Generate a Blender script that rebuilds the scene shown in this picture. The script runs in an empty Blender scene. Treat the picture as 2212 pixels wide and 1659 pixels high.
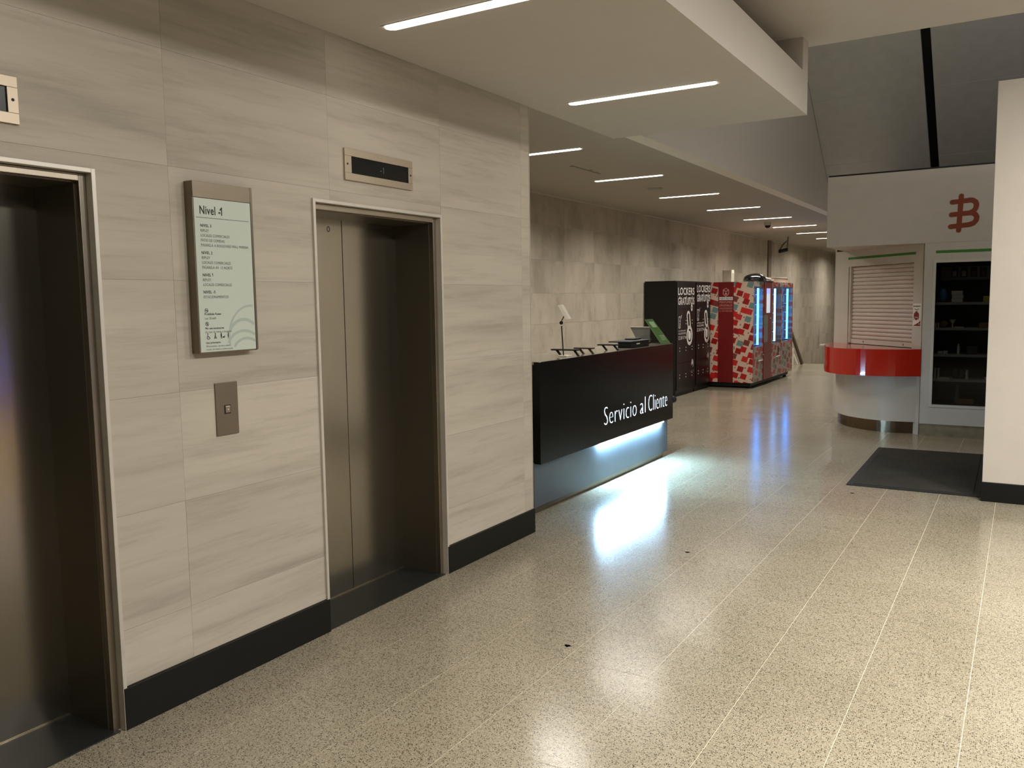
import bpy, bmesh, math, random
from mathutils import Vector, Matrix
random.seed(7)
S = bpy.context.scene
COL = S.collection
# ------------------------------------------------------------------ camera, world, exposure
F, YAW, PIT, ROL = 1824.178, 0.5457635, -0.0982706, -0.0149146
cy, sy = math.cos(YAW), math.sin(YAW)
fw = Vector((-sy*math.cos(PIT), cy*math.cos(PIT), math.sin(PIT)))
r0 = Vector((cy, sy, 0)); u0 = r0.cross(fw)
rt = r0*math.cos(ROL)+u0*math.sin(ROL); up = -r0*math.sin(ROL)+u0*math.cos(ROL)
cd = bpy.data.cameras.new('camera'); cam = bpy.data.objects.new('camera', cd); COL.objects.link(cam)
cam.matrix_world = Matrix(((rt.x, up.x, -fw.x, 0), (rt.y, up.y, -fw.y, 0), (rt.z, up.z, -fw.z, 1.6), (0, 0, 0, 1)))
cd.sensor_fit = 'HORIZONTAL'; cd.sensor_width = 36; cd.lens = 36*F/2212
cd.clip_start = .02; cd.clip_end = 200
S.camera = cam
w = bpy.data.worlds.new('world'); S.world = w; w.use_nodes = True
w.node_tree.nodes['Background'].inputs[0].default_value = (.9, .95, 1, 1)
w.node_tree.nodes['Background'].inputs[1].default_value = .012
S.view_settings.view_transform = 'Standard'; S.view_settings.look = 'None'
S.view_settings.gamma = 1; S.view_settings.use_curve_mapping = False
S.view_settings.exposure = 0.4
STRIP = 5.0        # ceiling strip radiance
DESK_LED = 420.0     # cool strip under the desk
def area(name, loc, size, sizey, power, col, rot=(0, 0, 0)):
    l = bpy.data.lights.new(name, 'AREA'); l.shape = 'RECTANGLE'; l.size = size; l.size_y = sizey
    l.energy = power; l.color = col
    o = bpy.data.objects.new(name, l); o.location = loc; o.rotation_euler = rot; COL.objects.link(o)
    return o
# lamps of the recessed linear lights (the diffusers themselves are built further down)
for (x0, x1, y, z, p) in [(-2.6, -1.62, yy, 2.866, .5) for yy in (1.34, 3.2, 5.06)]+[(-4.31, -3.49, 7.0+2.015*i, 2.951, 21) for i in range(8)]+[(-4.31, -3.49, 23.2, 2.951, 34), (-4.31, -3.49, 27.2, 2.951, 40)]:
    area('linear_lamp', ((x0+x1)/2, y, z), x1-x0, .05, p, (1, .95, .87)).data.spread = math.radians(122 if y < 6 else 146 if y < 22 else 165)
# downlights of the taller ceiling, out of the frame to the right of and behind the camera
for (x, y, p) in ((1.3, 1.2, 84), (1.3, 3.3, 84), (1.3, 5.4, 82)):
    area('ceiling_downlight_lamp', (x, y, 3.355), .5, .5, p, (1, .96, .90)).data.spread = math.radians(180)
for (x, y, p) in ((.35, 2.2, 26), (.35, 5.0, 26)):  # unseen spots added to brighten the floor on the right
    area('floor_fill_lamp', (x, y, 3.355), .3, .3, p, (1, .96, .90)).data.spread = math.radians(100)
# unseen fill light added high in the atrium to brighten the inclined panels
area('atrium_fill', (1.2, 6.75, 5.4), 1.6, .8, 50, (1, .97, .93), (math.radians(75), 0, 0))

# ------------------------------------------------------------------ materials
def srgb(r, g, b): 
    f = lambda c: (c/255/12.92) if c/255 <= .04045 else ((c/255+.055)/1.055)**2.4
    return (f(r), f(g), f(b), 1)
def new(name):
    m = bpy.data.materials.new(name); m.use_nodes = True
    return m, m.node_tree.nodes, m.node_tree.links, m.node_tree.nodes['Principled BSDF']
def coords(n, l, kind='world', scale=(1, 1, 1), jitter=0.0):
    mp = n.new('ShaderNodeMapping'); mp.inputs['Scale'].default_value = scale
    if kind == 'world':
        g = n.new('ShaderNodeNewGeometry'); src = g.outputs['Position']
    else:
        g = n.new('ShaderNodeTexCoord'); src = g.outputs['Object']
    if jitter:
        oi = n.new('ShaderNodeObjectInfo'); mu = n.new('ShaderNodeMath'); mu.operation = 'MULTIPLY'
        mu.inputs[1].default_value = jitter; l.new(oi.outputs['Random'], mu.inputs[0])
        ad = n.new('ShaderNodeVectorMath'); ad.operation = 'ADD'
        l.new(src, ad.inputs[0]); l.new(mu.outputs[0], ad.inputs[1]); src = ad.outputs[0]
    l.new(src, mp.inputs[0]); return mp.outputs[0]
def ramp(n, l, src, stops):
    r = n.new('ShaderNodeValToRGB'); e = r.color_ramp.elements
    while len(e) < len(stops): e.new(.5)
    for i, (p, c) in enumerate(stops): e[i].position = p; e[i].color = c
    l.new(src, r.inputs[0]); return r.outputs[0]
def noise(n, l, vec, sc, det=4, rough=.55):
    t = n.new('ShaderNodeTexNoise'); t.inputs['Scale'].default_value = sc; t.inputs['Detail'].default_value = det
    t.inputs['Roughness'].default_value = rough
    l.new(vec, t.inputs['Vector']); return t.outputs[0]
def mixc(n, l, f, a, b, mode='MIX'):
    m = n.new('ShaderNodeMix'); m.data_type = 'RGBA'; m.blend_type = mode
    for s, v in ((0, f), (6, a), (7, b)):
        if isinstance(v, (int, float)): m.inputs[s].default_value = v
        elif isinstance(v, tuple): m.inputs[s].default_value = v
        else: l.new(v, m.inputs[s])
    return m.outputs[2]
def bump(n, l, b, h, st, dist=.002):
    x = n.new('ShaderNodeBump'); x.inputs['Strength'].default_value = st; x.inputs['Distance'].default_value = dist
    l.new(h, x.inputs['Height']); l.new(x.outputs[0], b.inputs['Normal'])
def simple(name, col, rough=.5, metal=0, spec=.5, nz=.0, coat=0, vary=.06):
    m, n, l, b = new(name)
    v = coords(n, l); f = noise(n, l, v, 7, 5)
    dk = tuple(c*(1-vary) for c in col[:3])+(1,); lt = tuple(min(1, c*(1+vary)) for c in col[:3])+(1,)
    l.new(ramp(n, l, f, ((.3, dk), (.7, lt))), b.inputs['Base Color'])
    b.inputs['Roughness'].default_value = rough; b.inputs['Metallic'].default_value = metal
    b.inputs['Specular IOR Level'].default_value = spec; b.inputs['Coat Weight'].default_value = coat
    if nz: bump(n, l, b, noise(n, l, v, 160, 3), nz, .001)
    return m
def emis(name, col, st, base=(.8, .8, .8, 1)):
    m, n, l, b = new(name); b.inputs['Base Color'].default_value = base
    b.inputs['Emission Color'].default_value = col; b.inputs['Emission Strength'].default_value = st
    return m
# polished terrazzo
def mk_terrazzo():
    m, n, l, b = new('terrazzo'); v = coords(n, l, 'world')
    big = noise(n, l, v, 1.3, 3)
    base = ramp(n, l, big, ((.3, srgb(142, 133, 112)), (.7, srgb(156, 147, 126))))
    oi = n.new('ShaderNodeObjectInfo')
    tv = ramp(n, l, oi.outputs['Random'], ((0, (.965, .965, .965, 1)), (1, (1.0, 1.0, 1.0, 1))))
    base = mixc(n, l, 1.0, base, tv, 'MULTIPLY')
    def chips(scale, lo, hi, col, frac):
        t = n.new('ShaderNodeTexVoronoi'); t.inputs['Scale'].default_value = scale; t.inputs['Randomness'].default_value = 1
        l.new(v, t.inputs['Vector'])
        d = ramp(n, l, t.outputs['Distance'], ((lo, (1, 1, 1, 1)), (hi, (0, 0, 0, 1))))
        sp = n.new('ShaderNodeSeparateColor'); l.new(t.outputs['Color'], sp.inputs[0])
        g = n.new('ShaderNodeMath'); g.operation = 'LESS_THAN'; g.inputs[1].default_value = frac; l.new(sp.outputs[0], g.inputs[0])
        k = n.new('ShaderNodeMath'); k.operation = 'MULTIPLY'; l.new(d, k.inputs[0]); l.new(g.outputs[0], k.inputs[1])
        return k.outputs[0], col
    for k, c in (chips(260, .25, .5, srgb(190, 184, 168), .45), chips(210, .3, .52, srgb(104, 92, 74), .45), chips(150, .28, .48, srgb(50, 45, 38), .34), chips(60, .1, .2, srgb(52, 46, 38), .06)):
        base = mixc(n, l, k, base, c)
    l.new(base, b.inputs['Base Color'])
    rr = ramp(n, l, noise(n, l, v, 2.2, 4), ((.3, (.175, .175, .175, 1)), (.75, (.205, .205, .205, 1)))); l.new(rr, b.inputs['Roughness'])
    b.inputs['Specular IOR Level'].default_value = .5
    return m
M = {}
M['terrazzo'] = mk_terrazzo()
M['floor_joint'] = simple('floor_joint', srgb(204, 196, 174), .7)
# honed wall tile with streaks along `axis`
def mk_wall(name, sc, cols, jit=9.0):
    m, n, l, b = new(name)
    v = coords(n, l, 'world', sc, jit)
    a = noise(n, l, v, 1.6, 6, .62)
    c = ramp(n, l, a, ((.25, cols[0]), (.45, cols[1]), (.62, cols[2]), (.8, cols[1])))
    v2 = coords(n, l, 'world', (sc[0]*3, sc[1]*2.2, sc[2]*3), jit*2)
    d = noise(n, l, v2, 2.1, 8, .7)
    st = ramp(n, l, d, ((.5, (1, 1, 1, 1)), (.7, (.78, .77, .75, 1))))
    c = mixc(n, l, .8, c, st, 'MULTIPLY')
    oi = n.new('ShaderNodeObjectInfo')
    tv = ramp(n, l, oi.outputs['Random'], ((0, (.93, .93, .93, 1)), (1, (1, 1, 1, 1))))
    c = mixc(n, l, 1.0, c, tv, 'MULTIPLY')
    l.new(c, b.inputs['Base Color']); b.inputs['Roughness'].default_value = .62
    b.inputs['Specular IOR Level'].default_value = .3
    bump(n, l, b, d, .12, .002)
    return m
M['travertine'] = mk_wall('streaked_wall_tile', (1, .32, 3.6), (srgb(158, 151, 137), srgb(181, 173, 158), srgb(189, 181, 166)))
M['cement_tile'] = mk_wall('clouded_wall_tile', (1, 1.1, .6), (srgb(152, 143, 127), srgb(178, 168, 150), srgb(190, 180, 162)))
M['wall_joint'] = simple('wall_joint', srgb(200, 190, 170), .8)
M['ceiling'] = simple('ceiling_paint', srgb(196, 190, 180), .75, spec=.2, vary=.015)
M['shaded_ceiling'] = simple('shaded_ceiling_paint', srgb(172, 164, 152), .75, spec=.2, vary=.015)  # ceiling paint darkened to stand in for the dimmer light of the corridor
M['bulkhead_lit_paint'] = simple('bulkhead_lit_paint', srgb(226, 220, 208), .7, spec=.2, vary=.01)  # paint lightened to stand in for the brighter light on the bulkhead
M['white_paint'] = simple('white_paint', srgb(198, 190, 178), .55, spec=.3, vary=.02)
M['kiosk_white'] = simple('kiosk_laminate', srgb(188, 180, 168), .45, vary=.03)
M['black_skirt'] = simple('black_skirting', srgb(16, 16, 14), .45, spec=.3)
M['threshold'] = simple('dark_granite_threshold', srgb(34, 34, 32), .45, spec=.4)
M['grey_panel'] = simple('grey_soffit_panel', srgb(205, 202, 194), .6, vary=.05)
M['black'] = simple('matt_black', srgb(12, 12, 12), .6)
M['black_gloss'] = simple('black_lacquer', srgb(9, 10, 9), .24, spec=.32)
M['black_panel'] = simple('black_locker_steel', srgb(13, 13, 12), .35, spec=.4)
M['red_gloss'] = simple('red_laminate', srgb(178, 32, 14), .14, spec=.5, coat=.4)
M['red_dark'] = simple('dark_red_vinyl', srgb(112, 10, 6), .4)
M['green'] = simple('green_vinyl', srgb(52, 118, 36), .5)
M['orange'] = simple('burnt_orange_vinyl', srgb(124, 50, 16), .5)
M['steel'] = simple('satin_steel', srgb(168, 158, 142), .32, metal=1, vary=.05)
M['sign_steel'] = simple('bronze_grey_metal', srgb(128, 118, 102), .42, metal=.9, vary=.05)
M['frame_light'] = simple('pale_anodised_edge', srgb(205, 200, 188), .4, metal=.4)
def brushed(name, col, rough, sc=(300, 300, 3), st=.06, aniso=.0):
    m, n, l, b = new(name); v = coords(n, l, 'world', sc)
    f = noise(n, l, v, 1, 3)
    cl = noise(n, l, coords(n, l, 'world', (2, 2, .6)), 1.2, 3)
    c = ramp(n, l, cl, ((.3, tuple(x*.86 for x in col[:3])+(1,)), (.7, col)))
    l.new(c, b.inputs['Base Color']); b.inputs['Metallic'].default_value = 1
    b.inputs['Roughness'].default_value = rough
    bump(n, l, b, f, st, .0006)
    return m
M['door_steel'] = brushed('brushed_door_steel', srgb(158, 152, 138), .2)
M['reveal_steel'] = brushed('brushed_reveal_steel', srgb(120, 112, 98), .33)
M['door_steel'].node_tree.nodes['Principled BSDF'].inputs['Metallic'].default_value = .94
M['reveal_steel'].node_tree.nodes['Principled BSDF'].inputs['Metallic'].default_value = .8
M['desk_steel'] = brushed('brushed_desk_steel', srgb(96, 102, 108), .45, (3, 3, 300)); M['desk_steel'].node_tree.nodes['Principled BSDF'].inputs['Metallic'].default_value = .45
M['plate_steel'] = brushed('brushed_plate_steel', srgb(190, 176, 156), .45, (3, 3, 300))
M['strip'] = emis('led_diffuser', (1, .95, .88, 1), STRIP)
M['desk_led'] = emis('cool_led', (.42, .72, 1, 1), DESK_LED)
M['text_white'] = simple('white_lettering', srgb(205, 202, 196), .6)
M['text_black'] = simple('black_lettering', srgb(24, 26, 24), .6)
M['text_grey'] = simple('grey_lettering', srgb(96, 102, 98), .6)
M['text_pink'] = simple('pale_pink_lettering', srgb(196, 138, 128), .6)
M['sign_face'] = simple('pale_green_sign_face', srgb(190, 200, 188), .35, vary=.01)
M['swirl'] = simple('pale_grey_swirl', srgb(166, 178, 170), .4, vary=.01)
M['glow_text'] = emis('lit_lettering', (.72, .86, 1, 1), 2.2)
M['blue_tube'] = emis('blue_tube', (.12, .5, 1, 1), 13)
M['white_tube'] = emis('white_tube', (.55, .7, 1, 1), 8)
M['screen'] = emis('screen', (.55, .65, .78, 1), .45)
M['screen_blue'] = emis('screen_blue', (.15, .18, .9, 1), .8)
M['shutter'] = simple('shutter_slat_paint', srgb(196, 184, 172), .5, vary=.03)
M['rubber'] = simple('black_rubber', srgb(28, 27, 25), .7)
M['paper'] = simple('white_card', srgb(222, 216, 202), .7)
M['grey_plastic'] = simple('grey_plastic', srgb(118, 118, 114), .5)
M['leaf_green'] = simple('green_leaflet', srgb(104, 138, 84), .5)
M['leaf_pale'] = simple('pale_leaflet_patch', srgb(150, 172, 132), .5)
M['cream_box'] = simple('cream_carton', srgb(206, 188, 166), .7)
M['bag'] = simple('black_bin_bag', srgb(12, 13, 10), .16, spec=.6)
M['shelf_grey'] = simple('shelf_edge_grey', srgb(140, 140, 132), .45)
M['cab_dark'] = simple('dark_cabinet_lining', srgb(58, 53, 44), .7)
M['stone_plinth'] = simple('worn_steel_plinth', srgb(150, 136, 110), .38, metal=.6, vary=.25)
M['kick_steel'] = simple('dark_kick_steel', srgb(110, 96, 80), .22, metal=1, vary=.12)
M['wood_dark'] = simple('dark_wood_board', srgb(60, 46, 28), .6)
M['desk_top'] = simple('grey_worktop', srgb(150, 142, 128), .04, spec=1.0)
# fibre mat
def mk_mat():
    m, n, l, b = new('mat_fibre'); v = coords(n, l)
    f = noise(n, l, v, 260, 4); g = noise(n, l, v, 4, 5)
    c = ramp(n, l, f, ((.35, srgb(30, 28, 26)), (.68, srgb(84, 80, 72))))
    l.new(mixc(n, l, .5, c, ramp(n, l, g, ((.3, (.6, .6, .6, 1)), (.7, (1, 1, 1, 1)))), 'MULTIPLY'), b.inputs['Base Color'])
    b.inputs['Roughness'].default_value = .95; b.inputs['Specular IOR Level'].default_value = .1
    bump(n, l, b, f, .8, .004); return m
M['mat'] = mk_mat()
# gift-pattern vinyl wrap: large tilted shapes in reds, teal, brown on cream, printed flat
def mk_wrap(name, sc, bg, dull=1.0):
    m, n, l, b = new(name)
    v = coords(n, l, 'world', sc)
    def layer(off, scale, thr, metric='CHEBYCHEV', rot=0.3, rnd=.75, frac=1.0):
        mp = n.new('ShaderNodeMapping'); mp.inputs['Location'].default_value = off; mp.inputs['Rotation'].default_value = (0, 0, rot)
        l.new(v, mp.inputs[0])
        t = n.new('ShaderNodeTexVoronoi'); t.voronoi_dimensions = '2D'; t.distance = metric
        t.inputs['Scale'].default_value = scale; t.inputs['Randomness'].default_value = rnd; l.new(mp.outputs[0], t.inputs['Vector'])
        k = ramp(n, l, t.outputs['Distance'], ((thr, (1, 1, 1, 1)), (thr+.015, (0, 0, 0, 1))))
        sp = n.new('ShaderNodeSeparateColor'); l.new(t.outputs['Color'], sp.inputs[0])
        g = n.new('ShaderNodeMath'); g.operation = 'LESS_THAN'; g.inputs[1].default_value = frac; l.new(sp.outputs[1], g.inputs[0])
        kk = n.new('ShaderNodeMath'); kk.operation = 'MULTIPLY'; l.new(k, kk.inputs[0]); l.new(g.outputs[0], kk.inputs[1])
        return kk.outputs[0], sp.outputs[0]
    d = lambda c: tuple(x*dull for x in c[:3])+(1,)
    k1, r1 = layer((0, 0, 0), 1, .34, rnd=.62)
    cr = n.new('ShaderNodeValToRGB'); cr.color_ramp.interpolation = 'CONSTANT'; e = cr.color_ramp.elements
    pal = [srgb(172, 24, 26), srgb(120, 54, 48), srgb(186, 40, 44), srgb(104, 132, 128), srgb(150, 16, 20), srgb(190, 36, 30)]
    while len(e) < 6: e.new(.5)
    for i, c in enumerate(pal): e[i].position = i/6; e[i].color = d(c)
    l.new(r1, cr.inputs[0])
    c = mixc(n, l, k1, d(bg), cr.outputs[0])
    k2, r2 = layer((.5, .45, 0), 2.1, .16, 'EUCLIDEAN', .9, 1, .4)
    inv = n.new('ShaderNodeMath'); inv.operation = 'SUBTRACT'; inv.inputs[0].default_value = 1; l.new(k1, inv.inputs[1])
    kk = n.new('ShaderNodeMath'); kk.operation = 'MULTIPLY'; l.new(k2, kk.inputs[0]); l.new(inv.outputs[0], kk.inputs[1])
    c = mixc(n, l, kk.outputs[0], c, d(srgb(104, 84, 66)))
    l.new(c, b.inputs['Base Color']); b.inputs['Roughness'].default_value = .35
    return m
def yz_wrap(m):   # the wrap on faces that look along X reads Y and Z
    n, l = m.node_tree.nodes, m.node_tree.links
    g = next(x for x in n if x.type == 'NEW_GEOMETRY'); mp = next(x for x in n if x.type == 'MAPPING' and not x.inputs[0].links[0].from_node.type == 'MAPPING')
    s = n.new('ShaderNodeSeparateXYZ'); c = n.new('ShaderNodeCombineXYZ'); l.new(g.outputs['Position'], s.inputs[0])
    return s, c, l, mp
def swz(m, a, bb):
    s, c, l, mp = yz_wrap(m); l.new(s.outputs[a], c.inputs[0]); l.new(s.outputs[bb], c.inputs[1]); l.new(c.outputs[0], mp.inputs[0])
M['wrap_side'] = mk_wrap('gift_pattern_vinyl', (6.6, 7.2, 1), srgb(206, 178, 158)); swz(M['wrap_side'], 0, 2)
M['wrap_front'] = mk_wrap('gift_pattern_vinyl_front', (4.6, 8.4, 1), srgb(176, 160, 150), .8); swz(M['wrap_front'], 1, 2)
def mk_glass(name, tint, refl):
    m = bpy.data.materials.new(name); m.use_nodes = True; n = m.node_tree.nodes; l = m.node_tree.links
    n.clear(); o = n.new('ShaderNodeOutputMaterial'); t = n.new('ShaderNodeBsdfTransparent'); t.inputs[0].default_value = tint
    g = n.new('ShaderNodeBsdfGlossy'); g.inputs['Roughness'].default_value = .03
    f = n.new('ShaderNodeFresnel'); f.inputs[0].default_value = refl
    mx = n.new('ShaderNodeMixShader'); gm = n.new('ShaderNodeNewGeometry'); sb = n.new('ShaderNodeMath'); sb.operation = 'SUBTRACT'; sb.inputs[0].default_value = 1; l.new(gm.outputs['Backfacing'], sb.inputs[1])
    ml = n.new('ShaderNodeMath'); ml.operation = 'MULTIPLY'; l.new(f.outputs[0], ml.inputs[0]); l.new(sb.outputs[0], ml.inputs[1]); l.new(ml.outputs[0], mx.inputs[0]); l.new(t.outputs[0], mx.inputs[1]); l.new(g.outputs[0], mx.inputs[2]); l.new(mx.outputs[0], o.inputs[0])
    return m
M['glass'] = mk_glass('cabinet_glass', (.62, .62, .6, 1), 1.35)
M['glass_blue'] = mk_glass('machine_window_glass', (.5, .72, .95, 1), 1.4)
M['acrylic'] = mk_glass('clear_acrylic', (.9, .93, .9, 1), 1.4)

# ------------------------------------------------------------------ geometry helpers
ORG = {}
def box(bm, x0, x1, y0, y1, z0, z1):
    v = [bm.verts.new(p) for p in ((x0, y0, z0), (x1, y0, z0), (x1, y1, z0), (x0, y1, z0), (x0, y0, z1), (x1, y0, z1), (x1, y1, z1), (x0, y1, z1))]
    for f in ((3, 2, 1, 0), (4, 5, 6, 7), (0, 1, 5, 4), (1, 2, 6, 5), (2, 3, 7, 6), (3, 0, 4, 7)): bm.faces.new([v[i] for i in f])
def prism(bm, pts, z0, z1):
    a = [bm.verts.new((x, y, z0)) for x, y in pts]; b = [bm.verts.new((x, y, z1)) for x, y in pts]; n = len(pts)
    bm.faces.new(a[::-1]); bm.faces.new(b)
    for i in range(n): bm.faces.new((a[i], a[(i+1) % n], b[(i+1) % n], b[i]))
def hexa(bm, P):
    v = [bm.verts.new(p) for p in P]
    for f in ((3, 2, 1, 0), (4, 5, 6, 7), (0, 1, 5, 4), (1, 2, 6, 5), (2, 3, 7, 6), (3, 0, 4, 7)): bm.faces.new([v[i] for i in f])
def tube(bm, p, q, r, r2=None, seg=12):
    p, q = Vector(p), Vector(q); d = q-p; r2 = r if r2 is None else r2
    m = Matrix.Translation((p+q)/2) @ d.to_track_quat('Z', 'Y').to_matrix().to_4x4()
    bmesh.ops.create_cone(bm, cap_ends=True, segments=seg, radius1=r, radius2=r2, depth=d.length, matrix=m)
def ball(bm, c, r, seg=16, sc=(1, 1, 1)):
    bmesh.ops.create_uvsphere(bm, u_segments=seg, v_segments=max(6, seg//2), radius=r, matrix=Matrix.Translation(c) @ Matrix.Diagonal((*sc, 1)))
def bar(bm, p, q, wv, hv):   # box along p->q with half-extent vectors wv, hv
    p, q, wv, hv = map(Vector, (p, q, wv, hv))
    hexa(bm, [p-wv-hv, p+wv-hv, q+wv-hv, q-wv-hv, p-wv+hv, p+wv+hv, q+wv+hv, q-wv+hv])
def obj(name, bm, mat, parent=None, bevel=0, smooth=False, org=None, label=None, segs=2):
    if bevel:
        bmesh.ops.bevel(bm, geom=[e for e in bm.edges if e.calc_length() > bevel*2.2], offset=bevel, segments=segs, affect='EDGES', profile=.5, clamp_overlap=True)
    bmesh.ops.recalc_face_normals(bm, faces=bm.faces)
    if parent is not None: o0 = Vector(ORG.get(parent.name, (0, 0, 0)))
    elif org is not None: o0 = Vector(org)
    else:
        xs = [v.co for v in bm.verts]; o0 = Vector(((min(v.x for v in xs)+max(v.x for v in xs))/2, (min(v.y for v in xs)+max(v.y for v in xs))/2, min(v.z for v in xs)))
    own = o0.copy()
    if parent is not None:   # a part's own origin at its centre
        xs = [v.co for v in bm.verts]; own = Vector(((min(v.x for v in xs)+max(v.x for v in xs))/2, (min(v.y for v in xs)+max(v.y for v in xs))/2, (min(v.z for v in xs)+max(v.z for v in xs))/2))
    bmesh.ops.translate(bm, verts=bm.verts, vec=-own)
    me = bpy.data.meshes.new(name); bm.to_mesh(me); bm.free()
    if smooth:
        for p in me.polygons: p.use_smooth = True
    me.materials.append(M[mat] if isinstance(mat, str) else mat)
    o = bpy.data.objects.new(name, me); COL.objects.link(o)
    if parent is not None: o.parent = parent; o.location = own-o0
    else: o.location = own
    ORG[o.name] = tuple(own)
    if label: o['label'] = label
    return o
def bx(name, mat, b, parent=None, bevel=0, **k):
    bm = bmesh.new(); box(bm, *b); return obj(name, bm, mat, parent, bevel, **k)
def tag(o, label, cat, group=None, kind=None):
    o['label'] = label; o['category'] = cat
    if group: o['group'] = group
    if kind: o['kind'] = kind
    return o
def thing(name, label, cat, loc, group=None):
    o = bpy.data.objects.new(name, None); COL.objects.link(o); o.location = loc; o.empty_display_size = .1
    ORG[o.name] = tuple(loc); return tag(o, label, cat, group)
def struct(o, label):
    o['kind'] = 'structure'; o['label'] = label; return o
def sroot(name, label, loc=(0, 0, 0)):
    o = bpy.data.objects.new(name, None); COL.objects.link(o); o.location = loc; ORG[o.name] = tuple(loc)
    return struct(o, label)
def frame3(o, rx, uy):   # matrix whose X axis is rx, Y axis uy, origin o
    rx, uy = Vector(rx).normalized(), Vector(uy).normalized(); nz = rx.cross(uy)
    return Matrix(((rx.x, uy.x, nz.x, o[0]), (rx.y, uy.y, nz.y, o[1]), (rx.z, uy.z, nz.z, o[2]), (0, 0, 0, 1)))
def text_bm(bm, s, mtx, h, width=None, ext=.0008, bold=0.0, align='LEFT'):
    cu = bpy.data.curves.new('t', 'FONT'); cu.body = s; cu.size = 1; cu.extrude = 0; cu.offset = bold; cu.resolution_u = 3; cu.space_character = 1.08
    to = bpy.data.objects.new('t', cu); COL.objects.link(to)
    dg = bpy.context.evaluated_depsgraph_get(); dg.update()
    me = bpy.data.meshes.new_from_object(to.evaluated_get(dg))
    bpy.data.objects.remove(to)
    if not me.vertices: return
    x0 = min(v.co.x for v in me.vertices); x1 = max(v.co.x for v in me.vertices)
    sc = h/.7; sx = sc if width is None else width/(x1-x0)
    off = 0 if align == 'LEFT' else -(x1-x0)*sx*(.5 if align == 'CENTER' else 1)
    for v in me.vertices: v.co = mtx @ Vector(((v.co.x-x0)*sx+off, v.co.y*sc, ext))
    bm.from_mesh(me); bpy.data.meshes.remove(me)
def text(name, s, mtx, h, mat, parent, **k):
    bm = bmesh.new(); text_bm(bm, s, mtx, h, **k); return objn(name, bm, mat, parent)
def objn(name, bm, mat, parent, label=None):   # flat print: keep normals as they are
    xs = [v.co for v in bm.verts]; own = sum((v for v in xs), Vector())/len(xs); o0 = Vector(ORG[parent.name])
    bmesh.ops.translate(bm, verts=bm.verts, vec=-own)
    me = bpy.data.meshes.new(name); bm.to_mesh(me); bm.free(); me.materials.append(M[mat])
    o = bpy.data.objects.new(name, me); COL.objects.link(o); o.parent = parent; o.location = own-o0; ORG[o.name] = tuple(own)
    if label: o['label'] = label
    return o
EPS = [0]
def stroke(bm, pts, w, mtx, ext=.0009, seg=10):
    EPS[0] = (EPS[0]+1) % 7
    base = ext; kk_ = 0
    P = [Vector((a, b)) for a, b in pts]
    for a, b in zip(P, P[1:]):
        d = b-a
        if d.length < 1e-6: continue
        n = Vector((-d.y, d.x)).normalized()*w/2
        kk_ += 1; ext = base+EPS[0]*4e-5+kk_*1e-4
        bm.faces.new([bm.verts.new(mtx @ Vector((q.x, q.y, ext))) for q in (a-n, b-n, b+n, a+n)])
    for a in P:
        kk_ += 1; ext = base+EPS[0]*4e-5+kk_*1e-4
        bm.faces.new([bm.verts.new(mtx @ Vector((a.x+w/2*math.cos(2*math.pi*i/seg), a.y+w/2*math.sin(2*math.pi*i/seg), ext))) for i in range(seg)])
def arc(cx, cy_, rx, ry, a0, a1, n=12): return [(cx+rx*math.cos(math.radians(a0+(a1-a0)*i/n)), cy_+ry*math.sin(math.radians(a0+(a1-a0)*i/n))) for i in range(n+1)]
def disc(bm, c, rx, ry, mtx, ext=.0009, seg=20, hole=0):
    if not hole:
        bm.faces.new([bm.verts.new(mtx @ Vector((c[0]+rx*math.cos(2*math.pi*i/seg), c[1]+ry*math.sin(2*math.pi*i/seg), ext))) for i in range(seg)])
    else:
        A = [[bm.verts.new(mtx @ Vector((c[0]+k*rx*math.cos(2*math.pi*i/seg), c[1]+k*ry*math.sin(2*math.pi*i/seg), ext))) for i in range(seg)] for k in (1, hole)]
        for i in range(seg): j = (i+1) % seg; bm.faces.new((A[0][i], A[0][j], A[1][j], A[1][i]))
def rect(bm, x0, x1, y0, y1, mtx, ext=.0009):
    bm.faces.new([bm.verts.new(mtx @ Vector((x, y, ext))) for x, y in ((x0, y0), (x1, y0), (x1, y1), (x0, y1))])
def poly(bm, pts, mtx, ext=.0009):
    bm.faces.new([bm.verts.new(mtx @ Vector((x, y, ext))) for x, y in pts])

# ------------------------------------------------------------------ floor
WX = -2.865
floor = struct(bx('floor', 'floor_joint', (-5.5, 4, -3, 20.877, -.2, -.0012)), 'polished speckled beige terrazzo floor in square tiles')
TX, TY = .392, .401
bm = bmesh.new(); box(bm, -TX/2+.0013, TX/2-.0013, -TY/2+.0013, TY/2-.0013, -.012, 0)
proto = obj('tile', bm, 'terrazzo', floor); tmesh = proto.data
bpy.data.objects.remove(proto)
stuff = bmesh.new(); cnt = 0
for i in range(-9, 16):
    for j in range(-13, 48):
        cx, cyy = -2.49+TX*(i+.5), 2.03+TY*(j+.5)
        if cx > 3.9 or cx < -5.4 or cyy < -2.9 or cyy > 20.88: continue
        if cx < -2.9 and cyy < 5.0: continue
        if -2.95 < cx < .45 and .85 < cyy < 11.0:
            o = bpy.data.objects.new('tile', tmesh); COL.objects.link(o); o.parent = floor
            o.location = Vector((cx, cyy, -.006+random.uniform(-.0002, .0002)))-Vector(ORG[floor.name]); cnt += 1
        else: box(stuff, cx-TX/2+.0013, cx+TX/2-.0013, cyy-TY/2+.0013, cyy+TY/2-.0013, -.012, 0)
o = obj('tile_field', stuff, 'terrazzo', floor); o['kind'] = 'stuff'
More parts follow.
